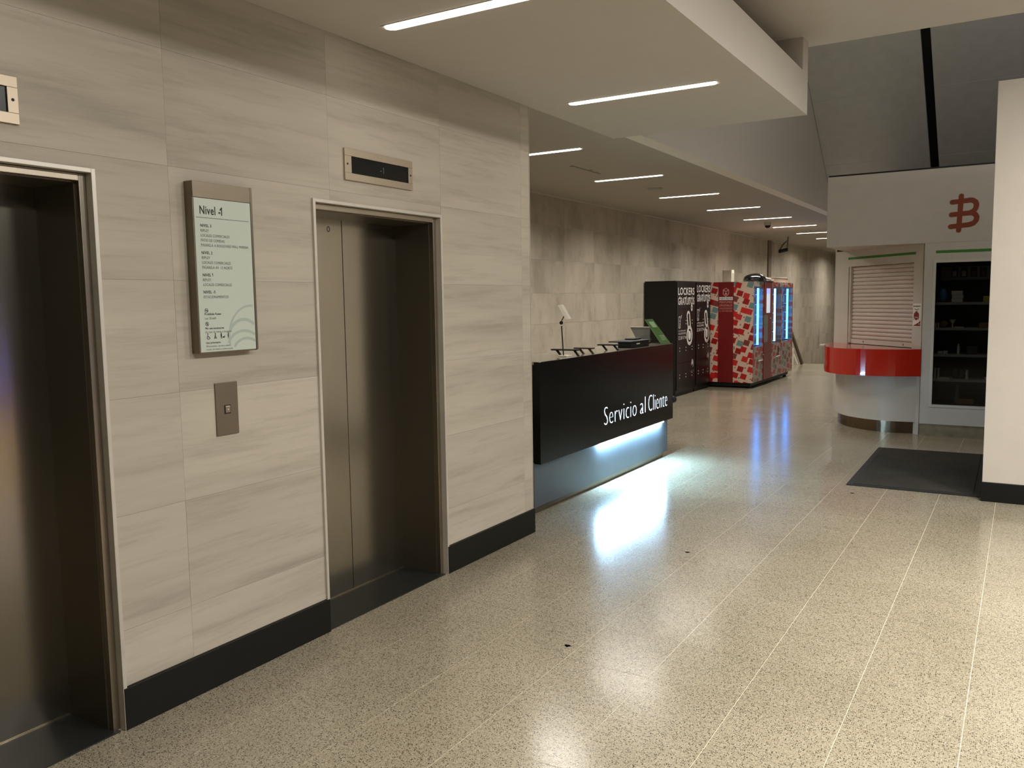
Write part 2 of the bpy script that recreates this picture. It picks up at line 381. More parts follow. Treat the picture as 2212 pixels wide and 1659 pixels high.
# ramp beyond the floor's end
bm = bmesh.new(); hexa(bm, [(-5.5, 20.88, -.3), (-1.8, 20.88, -.3), (-1.8, 33, -3.2), (-5.5, 33, -3.2), (-5.5, 20.88, -.002), (-1.8, 20.88, -.002), (-1.8, 33, -2.9), (-5.5, 33, -2.9)])
struct(obj('floor_ramp', bm, 'terrazzo'), 'ramp going down beyond the end of the corridor floor')

# ------------------------------------------------------------------ wall with the two lifts
DOORS = [(.84, 1.86), (2.94, 3.96)]; DT = 2.09
bm = bmesh.new()
segs = [(-3, .84), (1.86, 2.94), (3.96, 4.97)]
for a, b in segs: box(bm, -3.4, WX-.0022, a, b, 0, 3.6)
for a, b in DOORS: box(bm, -3.4, WX-.0022, a, b, DT, 3.6); box(bm, -3.5, -3.3, a-.05, b+.05, 0, DT+.05)
box(bm, -5.6, -3.4, 4.6, 4.968, 0, 3.6)
wl = struct(obj('wall_left', bm, 'wall_joint'), 'wall of streaked beige stone tiles around the two lift doors')
rows = [.165, .381, .818, 1.258, 1.70, 2.14, 2.58, 3.02, 3.46]
cols = [-3+.0, -2.33, -1.43, -.53, .37, 1.27, 2.17, 3.065, 3.965, 4.865, 4.972]
g = .0004
def clip(r, h):   # rect minus hole -> list of rects
    y0, y1, z0, z1 = r; a, b, c, d = h
    if b <= y0 or a >= y1 or d <= z0 or c >= z1: return [r]
    out = []
    if a > y0: out.append((y0, a, z0, z1))
    if b < y1: out.append((b, y1, z0, z1))
    m0, m1 = max(y0, a), min(y1, b)
    if c > z0: out.append((m0, m1, z0, c))
    if d < z1: out.append((m0, m1, d, z1))
    return out
for i in range(len(cols)-1):
    for j in range(len(rows)-1):
        rs = [(cols[i]+g, cols[i+1]-g, rows[j]+g, rows[j+1]-g)]
        for a, b in DOORS: rs = [q for r in rs for q in clip(r, (a, b, -1, DT))]
        rs = [r for r in rs if r[1]-r[0] > .01 and r[3]-r[2] > .01]
        if not rs: continue
        bm = bmesh.new(); dx = random.uniform(-.0003, .0003)
        for r in rs: box(bm, WX-.014, WX+dx, *r)
        obj('tile', bm, 'travertine', wl)
for k, (a, b) in enumerate(((-3, .855), (1.846, 2.954), (3.946, 4.98))):
    struct(bx('baseboard_left' if k == 0 else 'baseboard_left', 'black_skirt', (WX-.012, WX+.0145, a, b, 0, .163), bevel=.002), ('black skirting left of the nearest lift', 'black skirting between the two lifts', 'black skirting between the farther lift and the wall corner')[k])
bx('trim', 'frame_light', (WX-.012, WX+.003, 4.972, 4.978, .165, 3.4), wl)

# ------------------------------------------------------------------ lift doors
def lift(k, y0, y1, lab):
    d = sroot('door_%d' % k, lab, (WX, (y0+y1)/2, 0))
    def ring(bm, a, b, top, wd, x0, x1, z0=.0):
        box(bm, x0, x1, a, a+wd, z0, top); box(bm, x0, x1, b-wd, b, z0, top); box(bm, x0, x1, a+wd, b-wd, top-wd, top)
    bm = bmesh.new(); ring(bm, y0, y1, DT, .016, WX-.05, WX+.012, .0); obj('frame_lip', bm, 'frame_light', d, .0015)
    bm = bmesh.new(); ring(bm, y0+.016, y1-.016, DT-.016, .012, WX-.09, WX-.05); obj('frame_groove', bm, 'black', d)
    bm = bmesh.new(); ring(bm, y0+.018, y1-.018, DT-.018, .026, WX-.075, WX-.022); obj('frame_step', bm, 'steel', d, .002)
    bm = bmesh.new(); ring(bm, y0+.036, y1-.036, DT-.036, .012, -3.165, WX-.05); obj('reveal', bm, 'reveal_steel', d)
    yc = (y0+y1)/2+.012
    for s, (a, b) in enumerate(((y0+.02, yc-.002), (yc+.002, y1-.02))):
        lf = bx('door_leaf', 'door_steel', (-3.19, -3.159, a, b, .006, DT-.02), d, .0015)
    bx('threshold', 'threshold', (-3.16, WX+.002, y0+.03, y1-.03, -.02, .004), d, .001)
    bx('sill_track', 'steel', (-3.158, -3.15, y0+.05, y1-.05, .004, .008), d)
    return d
d1 = lift(1, *DOORS[0], 'brushed steel lift door nearest the camera, cut by the left edge of the picture')
d2 = lift(2, *DOORS[1], 'brushed steel lift door between the directory sign and the service desk')
X2 = frame3((-3.1585, 3.36, 1.99), (0, 1, 0), (0, 0, 1))
bm = bmesh.new(); disc(bm, (0, 0), .011, .015, X2, .0006, 16, .7); objn('level_mark', bm, 'text_grey', d2)

def indicator(y0, y1, lab):
    t = thing('lift_indicator', lab, 'display', (WX, (y0+y1)/2, 2.207), 'floor displays above the lifts')
    z0, z1 = 2.2, 2.352; m = .035
    bm = bmesh.new()
    box(bm, WX, WX+.012, y0, y1, z0, z0+m); box(bm, WX, WX+.012, y0, y1, z1-m, z1); box(bm, WX, WX+.012, y0, y0+m+.012, z0+m, z1-m); box(bm, WX, WX+.012, y1-m, y1, z0+m, z1-m)
    obj('bezel', bm, 'plate_steel', t, .001)
    bx('screen', 'black_gloss', (WX, WX+.005, y0+m, y1-m, z0+m, z1-m), t)
    bm = bmesh.new(); fm = frame3((WX+.005, y0+.27, 2.262), (0, 1, 0), (0, 0, 1)); text_bm(bm, '-1', fm, .032); objn('numeral', bm, 'text_grey', t)
    for y in (y0+.018, y1-.018):
        bm = bmesh.new(); tube(bm, (WX+.01, y, 2.277), (WX+.0135, y, 2.277), .005, seg=10); obj('screw', bm, 'black', t)
indicator(1.07, 1.604, 'steel framed floor display above the nearest lift, cut by the left edge')
indicator(3.167, 3.698, 'steel framed floor display above the lift door left of the service desk')

# call button plate
t = thing('call_panel', 'grey steel call plate with one square button, below the directory sign', 'call panel', (WX, 2.395, 1.058))
bx('plate', 'sign_steel', (WX, WX+.006, 2.338, 2.453, 1.055, 1.277), t, .001)
bb = bx('button', 'steel', (WX+.004, WX+.011, 2.383, 2.409, 1.148, 1.178), t, .003)
bx('button_surround', 'black', (WX+.004, WX+.0072, 2.379, 2.413, 1.144, 1.182), t, .003)
bm = bmesh.new(); disc(bm, (0, 0), .003, .003, frame3((WX+.0112, 2.396, 1.163), (0, 1, 0), (0, 0, 1)), .0004, 12); objn('arrow_mark', bm, 'text_white', bb)

# ------------------------------------------------------------------ directory sign
SX = WX+.05; sy0, sy1, sz0, sz1 = 2.238, 2.538, 1.406, 2.090
t = thing('directory_sign', 'tall metal wall box with a pale green floor directory headed Nivel -1', 'sign', (WX, 2.388, sz0))
bx('housing', 'sign_steel', (WX, SX-.003, sy0, sy1, sz0, sz1), t, .003)
bx('header_plate', 'sign_steel', (SX-.004, SX+.001, sy0+.001, sy1-.01, 2.026, sz1-.001), t, .001)
bx('edge_bead', 'reveal_steel', (SX-.004, SX+.002, sy1-.011, sy1, sz0+.004, sz1), t, .001)
fc = bx('face', 'sign_face', (SX-.004, SX+.001, sy0+.004, sy1-.013, sz0+.006, 2.024), t)
O = frame3((SX+.001, sy0+.004, sz0), (0, 1, 0), (0, 0, 1))   # u right, v up
W_ = .283
def line(s, z, h, mat, width=None, x=.026, bold=0):
    text('lettering', s, O @ Matrix.Translation((x, z, 0)), h, mat, t, width=width, bold=bold)
line('Nivel -I', .556, .033, 'text_black', .110, bold=.012)
for x_, z_, k_ in ((.1345, .5855, 1), (.0745, .3213, .34), (.0805, .2528, .34)):
    bm = bmesh.new(); stroke(bm, [(x_, z_), (x_-.0075*k_, z_-.007*k_)], .0048*k_, O); objn('numeral_flag', bm, 'text_black', t)
bx('rule', 'text_black', (SX+.001, SX+.0016, sy0+.012, sy0+.277, sz0+.541, sz0+.5425), t)
k = .0142
lv = [('NIVEL 3', .507, 1, .053), ('RIPLEY', .483, 0, .040), ('LOCALES COMERCIALES', .459, 0, .142), ('PATIO DE COMIDAS', .435, 0, .116), ('PASARELA A BOULEVARD MALL MARINA', .411, 0, .238),
      ('NIVEL 2', .373, 1, .052), ('RIPLEY', .349, 0, .040), ('LOCALES COMERCIALES', .325, 0, .142), ('PASARELA AV. 15 NORTE', .301, 0, .150),
      ('NIVEL 1', .263, 1, .050), ('RIPLEY', .239, 0, .040), ('LOCALES COMERCIALES', .215, 0, .142), ('NIVEL -1', .178, 1, .056), ('ESTACIONAMIENTOS', .154, 0, .122)]
# z measured from the box bottom, spread over the face
for s, z, bld, wd in lv:
    line(s, .222+(z-.154)*(.283/.353), .0115 if bld else .011, 'text_black' if bld else 'text_grey', wd*1.0, bold=.012 if bld else 0)
for s, z, bld, wd, h in (('Prohibido Fumar', .1415, 1, .082, .0088), ('Ley 20.660', .1245, 0, .054, .0085), ('No use ascensores', .0845, 1, .092, .0088), ('En caso de sismo o incendio', .0695, 0, .130, .0085),
                      ('Uso prioritario', .0265, 1, .072, .0080), ('Minusválido, tercera edad,', .0125, 0, .120, .0070), ('coche de bebé y embarazada.', -.0005, 0, .134, .0070)):
    line(s, z+.013, h, 'text_black' if bld else 'text_grey', wd, bold=.012 if bld else 0)
for z, kind in ((.173, 0), (.119, 1)):
    bm = bmesh.new(); disc(bm, (.035, z), .0085, .0085, O, .0011, 20, .82); stroke(bm, [(.0295, z+.006), (.0405, z-.006)], .0012, O, .0011)
    if kind: stroke(bm, [(.035, z+.004), (.035, z-.004)], .003, O, .001)
    else: stroke(bm, [(.0305, z), (.0395, z)], .0022, O, .001)
    objn('pictogram', bm, 'text_black', t)
zi = .058
def pict(fn):
    bm = bmesh.new(); fn(bm); objn('pictogram', bm, 'text_black', t)
pict(lambda bm: (disc(bm, (.036, zi+.021), .0022, .0022, O), stroke(bm, [(.036, zi+.017), (.037, zi+.009), (.042, zi+.009), (.045, zi+.002)], .002, O), stroke(bm, arc(.038, zi+.006, .0065, .0065, 120, 340), .0015, O)))
pict(lambda bm: (disc(bm, (.073, zi+.021), .0022, .0022, O), stroke(bm, [(.073, zi+.018), (.071, zi+.01), (.068, zi+.001)], .0025, O), stroke(bm, [(.071, zi+.01), (.076, zi+.001)], .0022, O), stroke(bm, [(.074, zi+.014), (.079, zi+.001)], .001, O)))
pict(lambda bm: (disc(bm, (.102, zi+.022), .0022, .0022, O), stroke(bm, [(.102, zi+.017), (.102, zi+.008)], .0055, O), stroke(bm, [(.102, zi+.008), (.102, zi+.001)], .003, O), stroke(bm, [(.11, zi+.005), (.118, zi+.006)], .005, O), stroke(bm, [(.118, zi+.007), (.12, zi+.012)], .0012, O)))
pict(lambda bm: (disc(bm, (.138, zi+.022), .0022, .0022, O), stroke(bm, [(.138, zi+.017), (.1365, zi+.012), (.138, zi+.008)], .004, O), stroke(bm, [(.138, zi+.008), (.138, zi+.001)], .002, O)))
bm = bmesh.new()
cxs, czs = .262, .012
RB = [0]
def clipstroke(bm, pts, w):
    RB[0] += 1
    pts = [(x, y) for x, y in pts if x < .2825 and y > .009]
    # one smooth ribbon without end discs
    P = [Vector(p) for p in pts]; N = []
    for i in range(len(P)):
        dd = (P[min(i+1, len(P)-1)]-P[max(i-1, 0)]).normalized(); N.append(Vector((-dd.y, dd.x))*w/2)
    for i in range(len(P)-1):
        bm.faces.new([bm.verts.new(O @ Vector((q.x if q.x < .2825 else .2825, max(q.y, .0075), .0001+RB[0]*.00015))) for q in (P[i]-N[i], P[i+1]-N[i+1], P[i+1]+N[i+1], P[i]+N[i])])
clipstroke(bm, arc(.262, .06, .118, .13, 195, 75, 26), .009)
clipstroke(bm, arc(.222, .045, .085, .088, 150, 20, 22), .013)
clipstroke(bm, arc(.222, .02, .085, .066, 165, 20, 22), .011)
clipstroke(bm, arc(.235, -.012, .075, .066, 150, 30, 22), .010)
objn('swirl_emblem', bm, 'swirl', t)

# ------------------------------------------------------------------ lower ceilings and strips
def struct_box(name, mat, b, lab): return struct(bx(name, mat, b), lab)
soff = sroot('ceiling_soffit', 'dropped plaster ceiling over the lifts', (-2.1, 3, 2.875))
bx('slab', 'ceiling', (-2.862, -1.372, -3, 6.17, 2.875, 3.15), soff)
bx('fascia', 'ceiling', (-2.862, -1.372, 6.17, 6.33, 2.875, 3.37), soff)
struct_box('ceiling_upper', 'ceiling', (-2.862, 4, -3, 6.33, 3.37, 3.5), 'higher plaster ceiling over the hall')
struct_box('ceiling_corridor', 'shaded_ceiling', (-5.5, -2.951, 4.9, 21.6, 2.96, 3.2), 'low plaster ceiling of the corridor')
struct_box('ceiling_corridor_end', 'shaded_ceiling', (-5.5, -1.8, 21.6, 33, 2.96, 3.2), 'far end of the corridor ceiling')
# bulkhead between corridor ceiling and atrium
bm = bmesh.new(); box(bm, -2.95, -2.8, 5.2, 16.5, 2.96, 6.9); struct(obj('wall_bulkhead', bm, 'bulkhead_lit_paint'), 'white plaster bulkhead above the corridor edge')
struct_box('wall_above', 'ceiling', (-2.8, 4, 6.33, 6.45, 3.371, 6.9), 'wall above the hall ceiling edge')
struct_box('ceiling_atrium', 'ceiling', (-3, 4, 6.3, 16.8, 6.9, 7.0), 'high ceiling over the atrium')
struct_box('trim_1', 'frame_light', (-5.35, -5.335, 4.98, 30.5, 2.945, 2.96), 'thin pale cornice along the corridor wall')
n_strip = 0
def strip(x0, x1, y, z, lab, wd=.058):
    t = thing('ceiling_light', lab, 'ceiling light', ((x0+x1)/2, y, z-.004), 'recessed linear lights')
    r = wd/2; pts = [(x0+r+r*math.cos(math.radians(a)), y+r*math.sin(math.radians(a))) for a in range(90, 271, 20)]+[(x1-r+r*math.cos(math.radians(a)), y+r*math.sin(math.radians(a))) for a in range(-90, 91, 20)]
    bm = bmesh.new(); prism(bm, pts, z-.006, z+.02); obj('diffuser', bm, 'strip', t)
    bm = bmesh.new()
    box(bm, x0-.004, x1+.004, y-r-.004, y-r, z-.003, z+.02); box(bm, x0-.004, x1+.004, y+r, y+r+.004, z-.003, z+.02)
    obj('rim', bm, 'frame_light', t)
strip(-2.6, -1.62, 3.2, 2.875, 'linear ceiling light nearest the camera, cut by the top edge of the picture', .07)
strip(-2.6, -1.62, 5.06, 2.875, 'linear ceiling light at the far end of the dropped ceiling, complete in view', .066)
strip(-2.6, -1.62, 1.34, 2.875, 'linear ceiling light in front of the nearest lift, above the frame', .07)
names = ['first corridor ceiling light, its left end hidden by the lift wall corner', 'second corridor ceiling light, just past the slot vent', 'third corridor ceiling light, right beyond the round speaker', 'fourth corridor ceiling light, above the lockers',
         'fifth corridor ceiling light, directly before the dome camera', 'sixth corridor ceiling light, beyond the dome camera', 'seventh corridor ceiling light, its right end hidden by the kiosk header', 'farthest and smallest corridor ceiling light beside the kiosk header']
for i in range(8): strip(-4.31, -3.49, 7.0+2.015*i, 2.96, names[i], .062)
for y, lb in ((23.2, 'corridor ceiling light over the top of the ramp'), (27.2, 'corridor ceiling light over the foot of the ramp')): strip(-4.31, -3.49, y, 2.96, lb, .062)
# out-of-frame lights of the upper ceiling, with housings for the added spots
t = None
for (x, y) in ((1.3, 1.2), (1.3, 3.3), (1.3, 5.4), (.35, 2.2), (.35, 5.0)):
    tt = thing('downlight', {2.2: 'added square spot downlight closest to the camera position', 5.0: 'added square spot downlight farther from the camera position', 1.2: 'square downlight nearest the camera in the higher ceiling', 3.3: 'middle square downlight of the higher ceiling', 5.4: 'square downlight nearest the atrium in the higher ceiling'}[y], 'downlight', (x, y, 3.36), 'downlights'); 
    bm = bmesh.new()
    for b in ((x-.29, x-.26, y-.29, y+.29), (x+.26, x+.29, y-.29, y+.29), (x-.26, x+.26, y-.29, y-.26), (x-.26, x+.26, y+.26, y+.29)): box(bm, *b, 3.352, 3.37)
    obj('rim', bm, 'white_paint', tt)
# ceiling fittings
bm = bmesh.new(); box(bm, -4.03, -4.0, 7.84, 8.5, 2.952, 2.97); box(bm, -4.03, -3.96, 8.2, 8.225, 2.953, 2.97); o = obj('slot_vent', bm, 'shelf_grey'); tag(o, 'thin dark slot air outlet in the corridor ceiling', 'vent')
t = thing('ceiling_speaker', 'round flush speaker grille in the corridor ceiling', 'speaker', (-3.99, 10.05, 2.955))
bm = bmesh.new(); tube(bm, (-3.99, 10.05, 2.951), (-3.99, 10.05, 2.968), .095, seg=32); obj('grille', bm, 'shelf_grey', t)
bm = bmesh.new(); tube(bm, (-3.99, 10.05, 2.953), (-3.99, 10.05, 2.97), .105, seg=32); obj('rim', bm, 'frame_light', t)
t = thing('dome_camera', 'white dome security camera with black half-globe under the corridor ceiling', 'camera', (-4.09, 15.83, 2.9))
bm = bmesh.new(); tube(bm, (-4.09, 15.83, 2.9), (-4.09, 15.83, 2.962), .06, .066, 24); obj('housing', bm, 'white_paint', t, smooth=False)
bm = bmesh.new(); ball(bm, (-4.09, 15.83, 2.9), .052, 20); obj('dome', bm, 'black_gloss', t, smooth=True)
t = thing('air_grille', 'slatted square air grille in the far corridor ceiling', 'vent', (-3.98, 18.55, 2.955))
bx('frame', 'frame_light', (-4.13, -3.83, 18.4, 18.75, 2.956, 2.97), t)
for k in range(3): bx('slat', 'shelf_grey', (-4.1+.09*k, -4.05+.09*k, 18.43, 18.72, 2.95, 2.958), t)
t = thing('bullet_camera', 'black bullet camera hanging on a ceiling post with loose cables', 'camera', (-4.72, 20, 2.6))
bm = bmesh.new(); tube(bm, (-4.70, 20, 2.96), (-4.72, 20, 2.66), .018); obj('post', bm, 'grey_plastic', t)
bm = bmesh.new(); tube(bm, (-4.72, 20.0, 2.67), (-4.86, 19.86, 2.63), .04, .042, 14); obj('body', bm, 'black', t)
for k in (0, 1):
    bm = bmesh.new(); P = [(-4.72, 20, 2.88), (-4.80-.02*k, 19.96, 2.78), (-4.86-.02*k, 19.92, 2.66)]
    for a, b in zip(P, P[1:]): tube(bm, a, b, .006, seg=6)
    obj('cable', bm, 'black', t)

# ------------------------------------------------------------------ corridor wall
cwx = -5.35
cw = struct(bx('wall_corridor', 'wall_joint', (-5.6, cwx-.0022, 4.9, 32.8, -3.2, 3.1)), 'corridor wall of clouded beige cement tiles')
crow = [-3, -2.57, -2.14, -1.71, -1.28, -.85, -.42, .01, .43, .86, 1.29, 1.69, 2.12, 2.57, 2.96]
for i in range(27):
    a = 5.57+.93*(i-1)+.0015; b = a+.927
    a = max(a, 4.97)
    for j in range(len(crow)-1):
        if crow[j+1] < .02 and a < 21.0: continue
        if crow[j+1] < -.0 and crow[j] < -.13*(b-21.1)*1.9-.6: continue
        bm = bmesh.new(); box(bm, cwx-.013, cwx+random.uniform(-.0006, .0006), a, b, crow[j]+.0012, crow[j+1]-.0012); obj('tile', bm, 'cement_tile', cw)
M['pilaster'] = simple('brown_pilaster_paint', srgb(112, 98, 78), .6)
bx('pilaster_strip', 'pilaster', (cwx, cwx+.03, 20.72, 21.0, 0, 2.95), cw)
struct_box('wall_corridor_end', 'cement_tile', (-5.5, -1.8, 32.6, 32.8, -3.2, 3.1), 'far end wall below the ramp')
struct_box('wall_corridor_right', 'kiosk_white', (-2.05, -1.85, 13.6, 32.8, -3.2, 2.96), 'plain wall on the right of the corridor behind the kiosk')

# ------------------------------------------------------------------ atrium: inclined soffit panels
def inc(y): return 14.895-.7923*y
inc_r = sroot('ceiling_inclined', 'inclined grey panels sloping down behind the kiosk roof', (-1, 13, 4))
def slab(name, x0, x1, y0, y1, th, mat, dz=0):
    bm = bmesh.new(); hexa(bm, [(x0, y0, inc(y0)+dz), (x1, y0, inc(y0)+dz), (x1, y1, inc(y1)+dz), (x0, y1, inc(y1)+dz), (x0, y0, inc(y0)+dz+th), (x1, y0, inc(y0)+dz+th), (x1, y1, inc(y1)+dz+th), (x0, y1, inc(y1)+dz+th)])
    return obj(name, bm, mat, inc_r)
for ya, yb in ((10.2, 11.7), (11.7, 13.2), (13.2, 14.2), (14.2, 15.3)):
    slab('panel', -2.795, -1.305, ya+.003, yb-.003, .08, 'grey_panel'); slab('panel', -1.185, 1.2, ya+.003, yb-.003, .08, 'grey_panel')
slab('panel', 1.205, 3.9, 10.2, 15.3, .08, 'grey_panel')
slab('backing', -2.795, 3.9, 10.2, 15.4, .04, 'black', .085)

# ------------------------------------------------------------------ hall enclosure out of frame
M['dim_wall'] = simple('dim_shopfront_paint', srgb(84, 82, 78), .6)
struct_box('wall_right', 'dim_wall', (3.9, 4.1, -3, 17, 0, 7), 'plain side wall of the hall out of frame')
struct_box('wall_back', 'cab_dark', (-3, 4, -3.2, -3, 0, 3.4), 'dark shop front behind the camera')
struct_box('wall_atrium_back', 'grey_panel', (-3, 4, 16.5, 16.8, 0, 7), 'atrium wall behind the kiosk')
t = thing('reflection_counter', 'added dark counter with a blue light strip, for the nearest lift door to mirror', 'counter', (3.7, 4.3, 0))  # unseen counter added so the nearest lift door has lights to mirror
bx('body', 'cab_dark', (3.55, 3.898, 2.4, 5.7, 0, .95), t, .004)
M['blue_led'] = emis('blue_led', (.08, .12, 1, 1), 16); M['amber'] = emis('amber_panel', (1, .5, .08, 1), 1.6); M['faint_led'] = emis('faint_led', (.35, .35, 1, 1), 4)
bx('blue_light_strip', 'blue_led', (3.54, 3.55, 2.5, 5.45, .835, .855), t); bx('amber_panel', 'amber', (3.54, 3.55, 2.5, 5.2, .12, .34), t); bx('back_light_strip', 'faint_led', (3.88, 3.898, 2.4, 6.6, 1.15, 1.165), t)
# partition on the right
pr_ = struct(bx('wall_partition', 'white_paint', (-.235, 3.9, 7.38, 7.62, .15, 3.163), bevel=.003), 'white partition wall at the right edge of the picture')
struct(bx('baseboard_partition', 'black_skirt', (-.242, 3.9, 7.373, 7.63, 0, .15), bevel=.002), 'black skirting of the white partition')

# ------------------------------------------------------------------ service desk
t = thing('service_desk', 'long black service desk with lit lettering Servicio al Cliente on a steel base', 'desk', (-3.2, 6.7, 0))
DX = -3.02; dy0, dy1, dz0, dz1 = 5.365, 8.11, .39, 1.149
bm = bmesh.new(); box(bm, -3.07, DX, dy0, dy1, dz0, dz1); box(bm, -3.75, -3.07, dy0, dy0+.04, dz0, dz1-.02); box(bm, -3.75, -3.07, dy1-.04, dy1, dz0, dz1-.02)
obj('front_box', bm, 'black_gloss', t, .002)
bx('worktop', 'desk_top', (-3.5, -3.035, dy0+.002, dy1-.002, dz1-.022, dz1+.001), t)
bx('base_panel', 'desk_steel', (-3.45, -3.075, 5.36, 8.10, .055, .40), t)
bx('plinth', 'reveal_steel', (-3.42, -3.10, 5.38, 8.03, 0, .055), t)
bx('under_light', 'desk_led', (-3.070, -3.045, 6.45, 7.92, .374, .386), t, label='cool white led strip under the desk overhang')
T = frame3((DX+.0005, 0, 0), (0, 1, 0), (0, 0, 1))
for wd_, x_, w__ in (('Servicio', 0, .695), ('al', .785, .125), ('Cliente', .985, .485)):
    bm = bmesh.new(); text_bm(bm, wd_, T @ Matrix.Translation((6.47+x_, .532, 0)), .165, width=w__, ext=.002, bold=-.026)
    objn('lit_lettering', bm, 'glow_text', t)
bm = bmesh.new(); ball(bm, (-3.035, 8.16, .575), .035, 14); tube(bm, (-3.035, 8.1, .575), (-3.035, 8.15, .575), .014); obj('knob', bm, 'black', t, smooth=True)
# things on the desk
t = thing('clip_stand', 'thin black pole stand holding a tilted white card on the desk', 'sign stand', (-3.12, 5.95, 1.15))
bx('base', 'paper', (-3.17, -3.09, 5.93, 6.02, 1.1502, 1.162), t, .003)
bm = bmesh.new(); tube(bm, (-3.13, 5.95, 1.16), (-3.145, 5.95, 1.395), .005); obj('pole', bm, 'black', t)
bm = bmesh.new(); ball(bm, (-3.15, 5.955, 1.42), .015, 12); obj('joint', bm, 'black', t, smooth=True)
bm = bmesh.new(); tube(bm, (-3.15, 5.955, 1.43), (-3.125, 5.975, 1.49), .004); obj('arm', bm, 'black', t)
bm = bmesh.new(); bar(bm, (-3.155, 5.955, 1.562), (-3.10, 5.985, 1.448), (.011, .006, .002), (.02, -.06, 0)); obj('card', bm, 'paper', t)
def stand(lab, xa, xb, y, z, mat):
    t = thing('bracket_stand', lab, 'display stand', ((xa+xb)/2, y, 1.15), 'low bracket stands on the desk')
    bm = bmesh.new(); box(bm, xa, xb, y-.03, y+.03, z, z+.012); obj('top_bar', bm, mat, t, .002)
    for a in (xa+.04, xb-.04):
        bm = bmesh.new(); bar(bm, (a, y, z+.002), (a+.05, y-.02, 1.1505), (.006, 0, .001), (0, .012, 0)); obj('leg', bm, mat, t)
stand('black bracket stand nearest the camera, beside the white card pole', -3.30, -3.06, 6.08, 1.192, 'black')
stand('brownish bracket stand, second from the near end of the desk', -3.23, -3.06, 6.35, 1.19, 'wood_dark')
stand('black bracket stand in the middle of the desk, third from the near end', -3.25, -3.06, 6.85, 1.192, 'black')
t = thing('cash_terminal', 'flat black terminal box on the far half of the desk', 'terminal', (-3.2, 7.4, 1.15))
bx('body', 'black', (-3.22, -3.08, 7.2, 7.62, 1.1502, 1.20), t, .005)
bx('top_plate', 'black', (-3.3, -3.07, 7.17, 7.66, 1.20, 1.212), t, .003)
bx('label_strip', 'paper', (-3.075, -3.0745, 7.3, 7.38, 1.18, 1.19), t)
o = bx('card_reader', 'black', (-3.26, -3.16, 7.45, 7.62, 1.2122, 1.226), None, .004); tag(o, 'small black device lying on the flat black terminal', 'device')
t = thing('monitor', 'grey monitor back tilted away beside the green leaflet stand', 'monitor', (-3.3, 7.95, 1.15))
bm = bmesh.new(); hexa(bm, [(-3.38, 8.05, 1.165), (-3.24, 8.03, 1.165), (-3.24, 8.05, 1.165), (-3.38, 8.07, 1.165), (-3.44, 8.0, 1.315), (-3.21, 7.96, 1.315), (-3.21, 7.98, 1.315), (-3.44, 8.02, 1.315)]); obj('screen_back', bm, 'grey_plastic', t, .002)
bm = bmesh.new(); hexa(bm, [(-3.443, 7.995, 1.313), (-3.207, 7.955, 1.313), (-3.207, 7.985, 1.313), (-3.443, 8.025, 1.313), (-3.443, 7.995, 1.319), (-3.207, 7.955, 1.319), (-3.207, 7.985, 1.319), (-3.443, 8.025, 1.319)]); obj('top_edge', bm, 'frame_light', t)
bx('foot', 'black', (-3.38, -3.25, 7.98, 8.09, 1.1502, 1.166), t, .002)
t = thing('leaflet_holder', 'green printed leaflet in a slanted clear holder at the far end of the desk', 'leaflet holder', (-3.1, 7.97, 1.15))
A = [(-3.062, 7.88, 1.153), (-3.035, 8.07, 1.153), (-3.21, 8.03, 1.395), (-3.225, 7.86, 1.395)]
def sheet(bm, A, th, off=0):
    A = [Vector(a) for a in A]; n = (A[1]-A[0]).cross(A[3]-A[0]).normalized()
    hexa(bm, [a+n*off for a in A]+[a+n*(off+th) for a in A])
bm = bmesh.new(); sheet(bm, A, .002); obj('leaflet', bm, 'leaf_green', t)
bm = bmesh.new(); sheet(bm, A, .002, .003); obj('clear_front', bm, 'acrylic', t)
def sub(A, u0, u1, v0, v1):
    A = [Vector(a) for a in A]; f = lambda u, v: A[0]+(A[1]-A[0])*u+(A[3]-A[0])*v
    return [f(u0, v0), f(u1, v0), f(u1, v1), f(u0, v1)]
for uv in ((.2, .72, .66, .9), (.35, .85, .12, .34)):
    bm = bmesh.new(); sheet(bm, sub(A, *uv), .0006, .0021); obj('printed_patch', bm, 'leaf_pale', t)
bx('foot', 'acrylic', (-3.13, -3.04, 7.87, 8.08, 1.1502, 1.153), t)

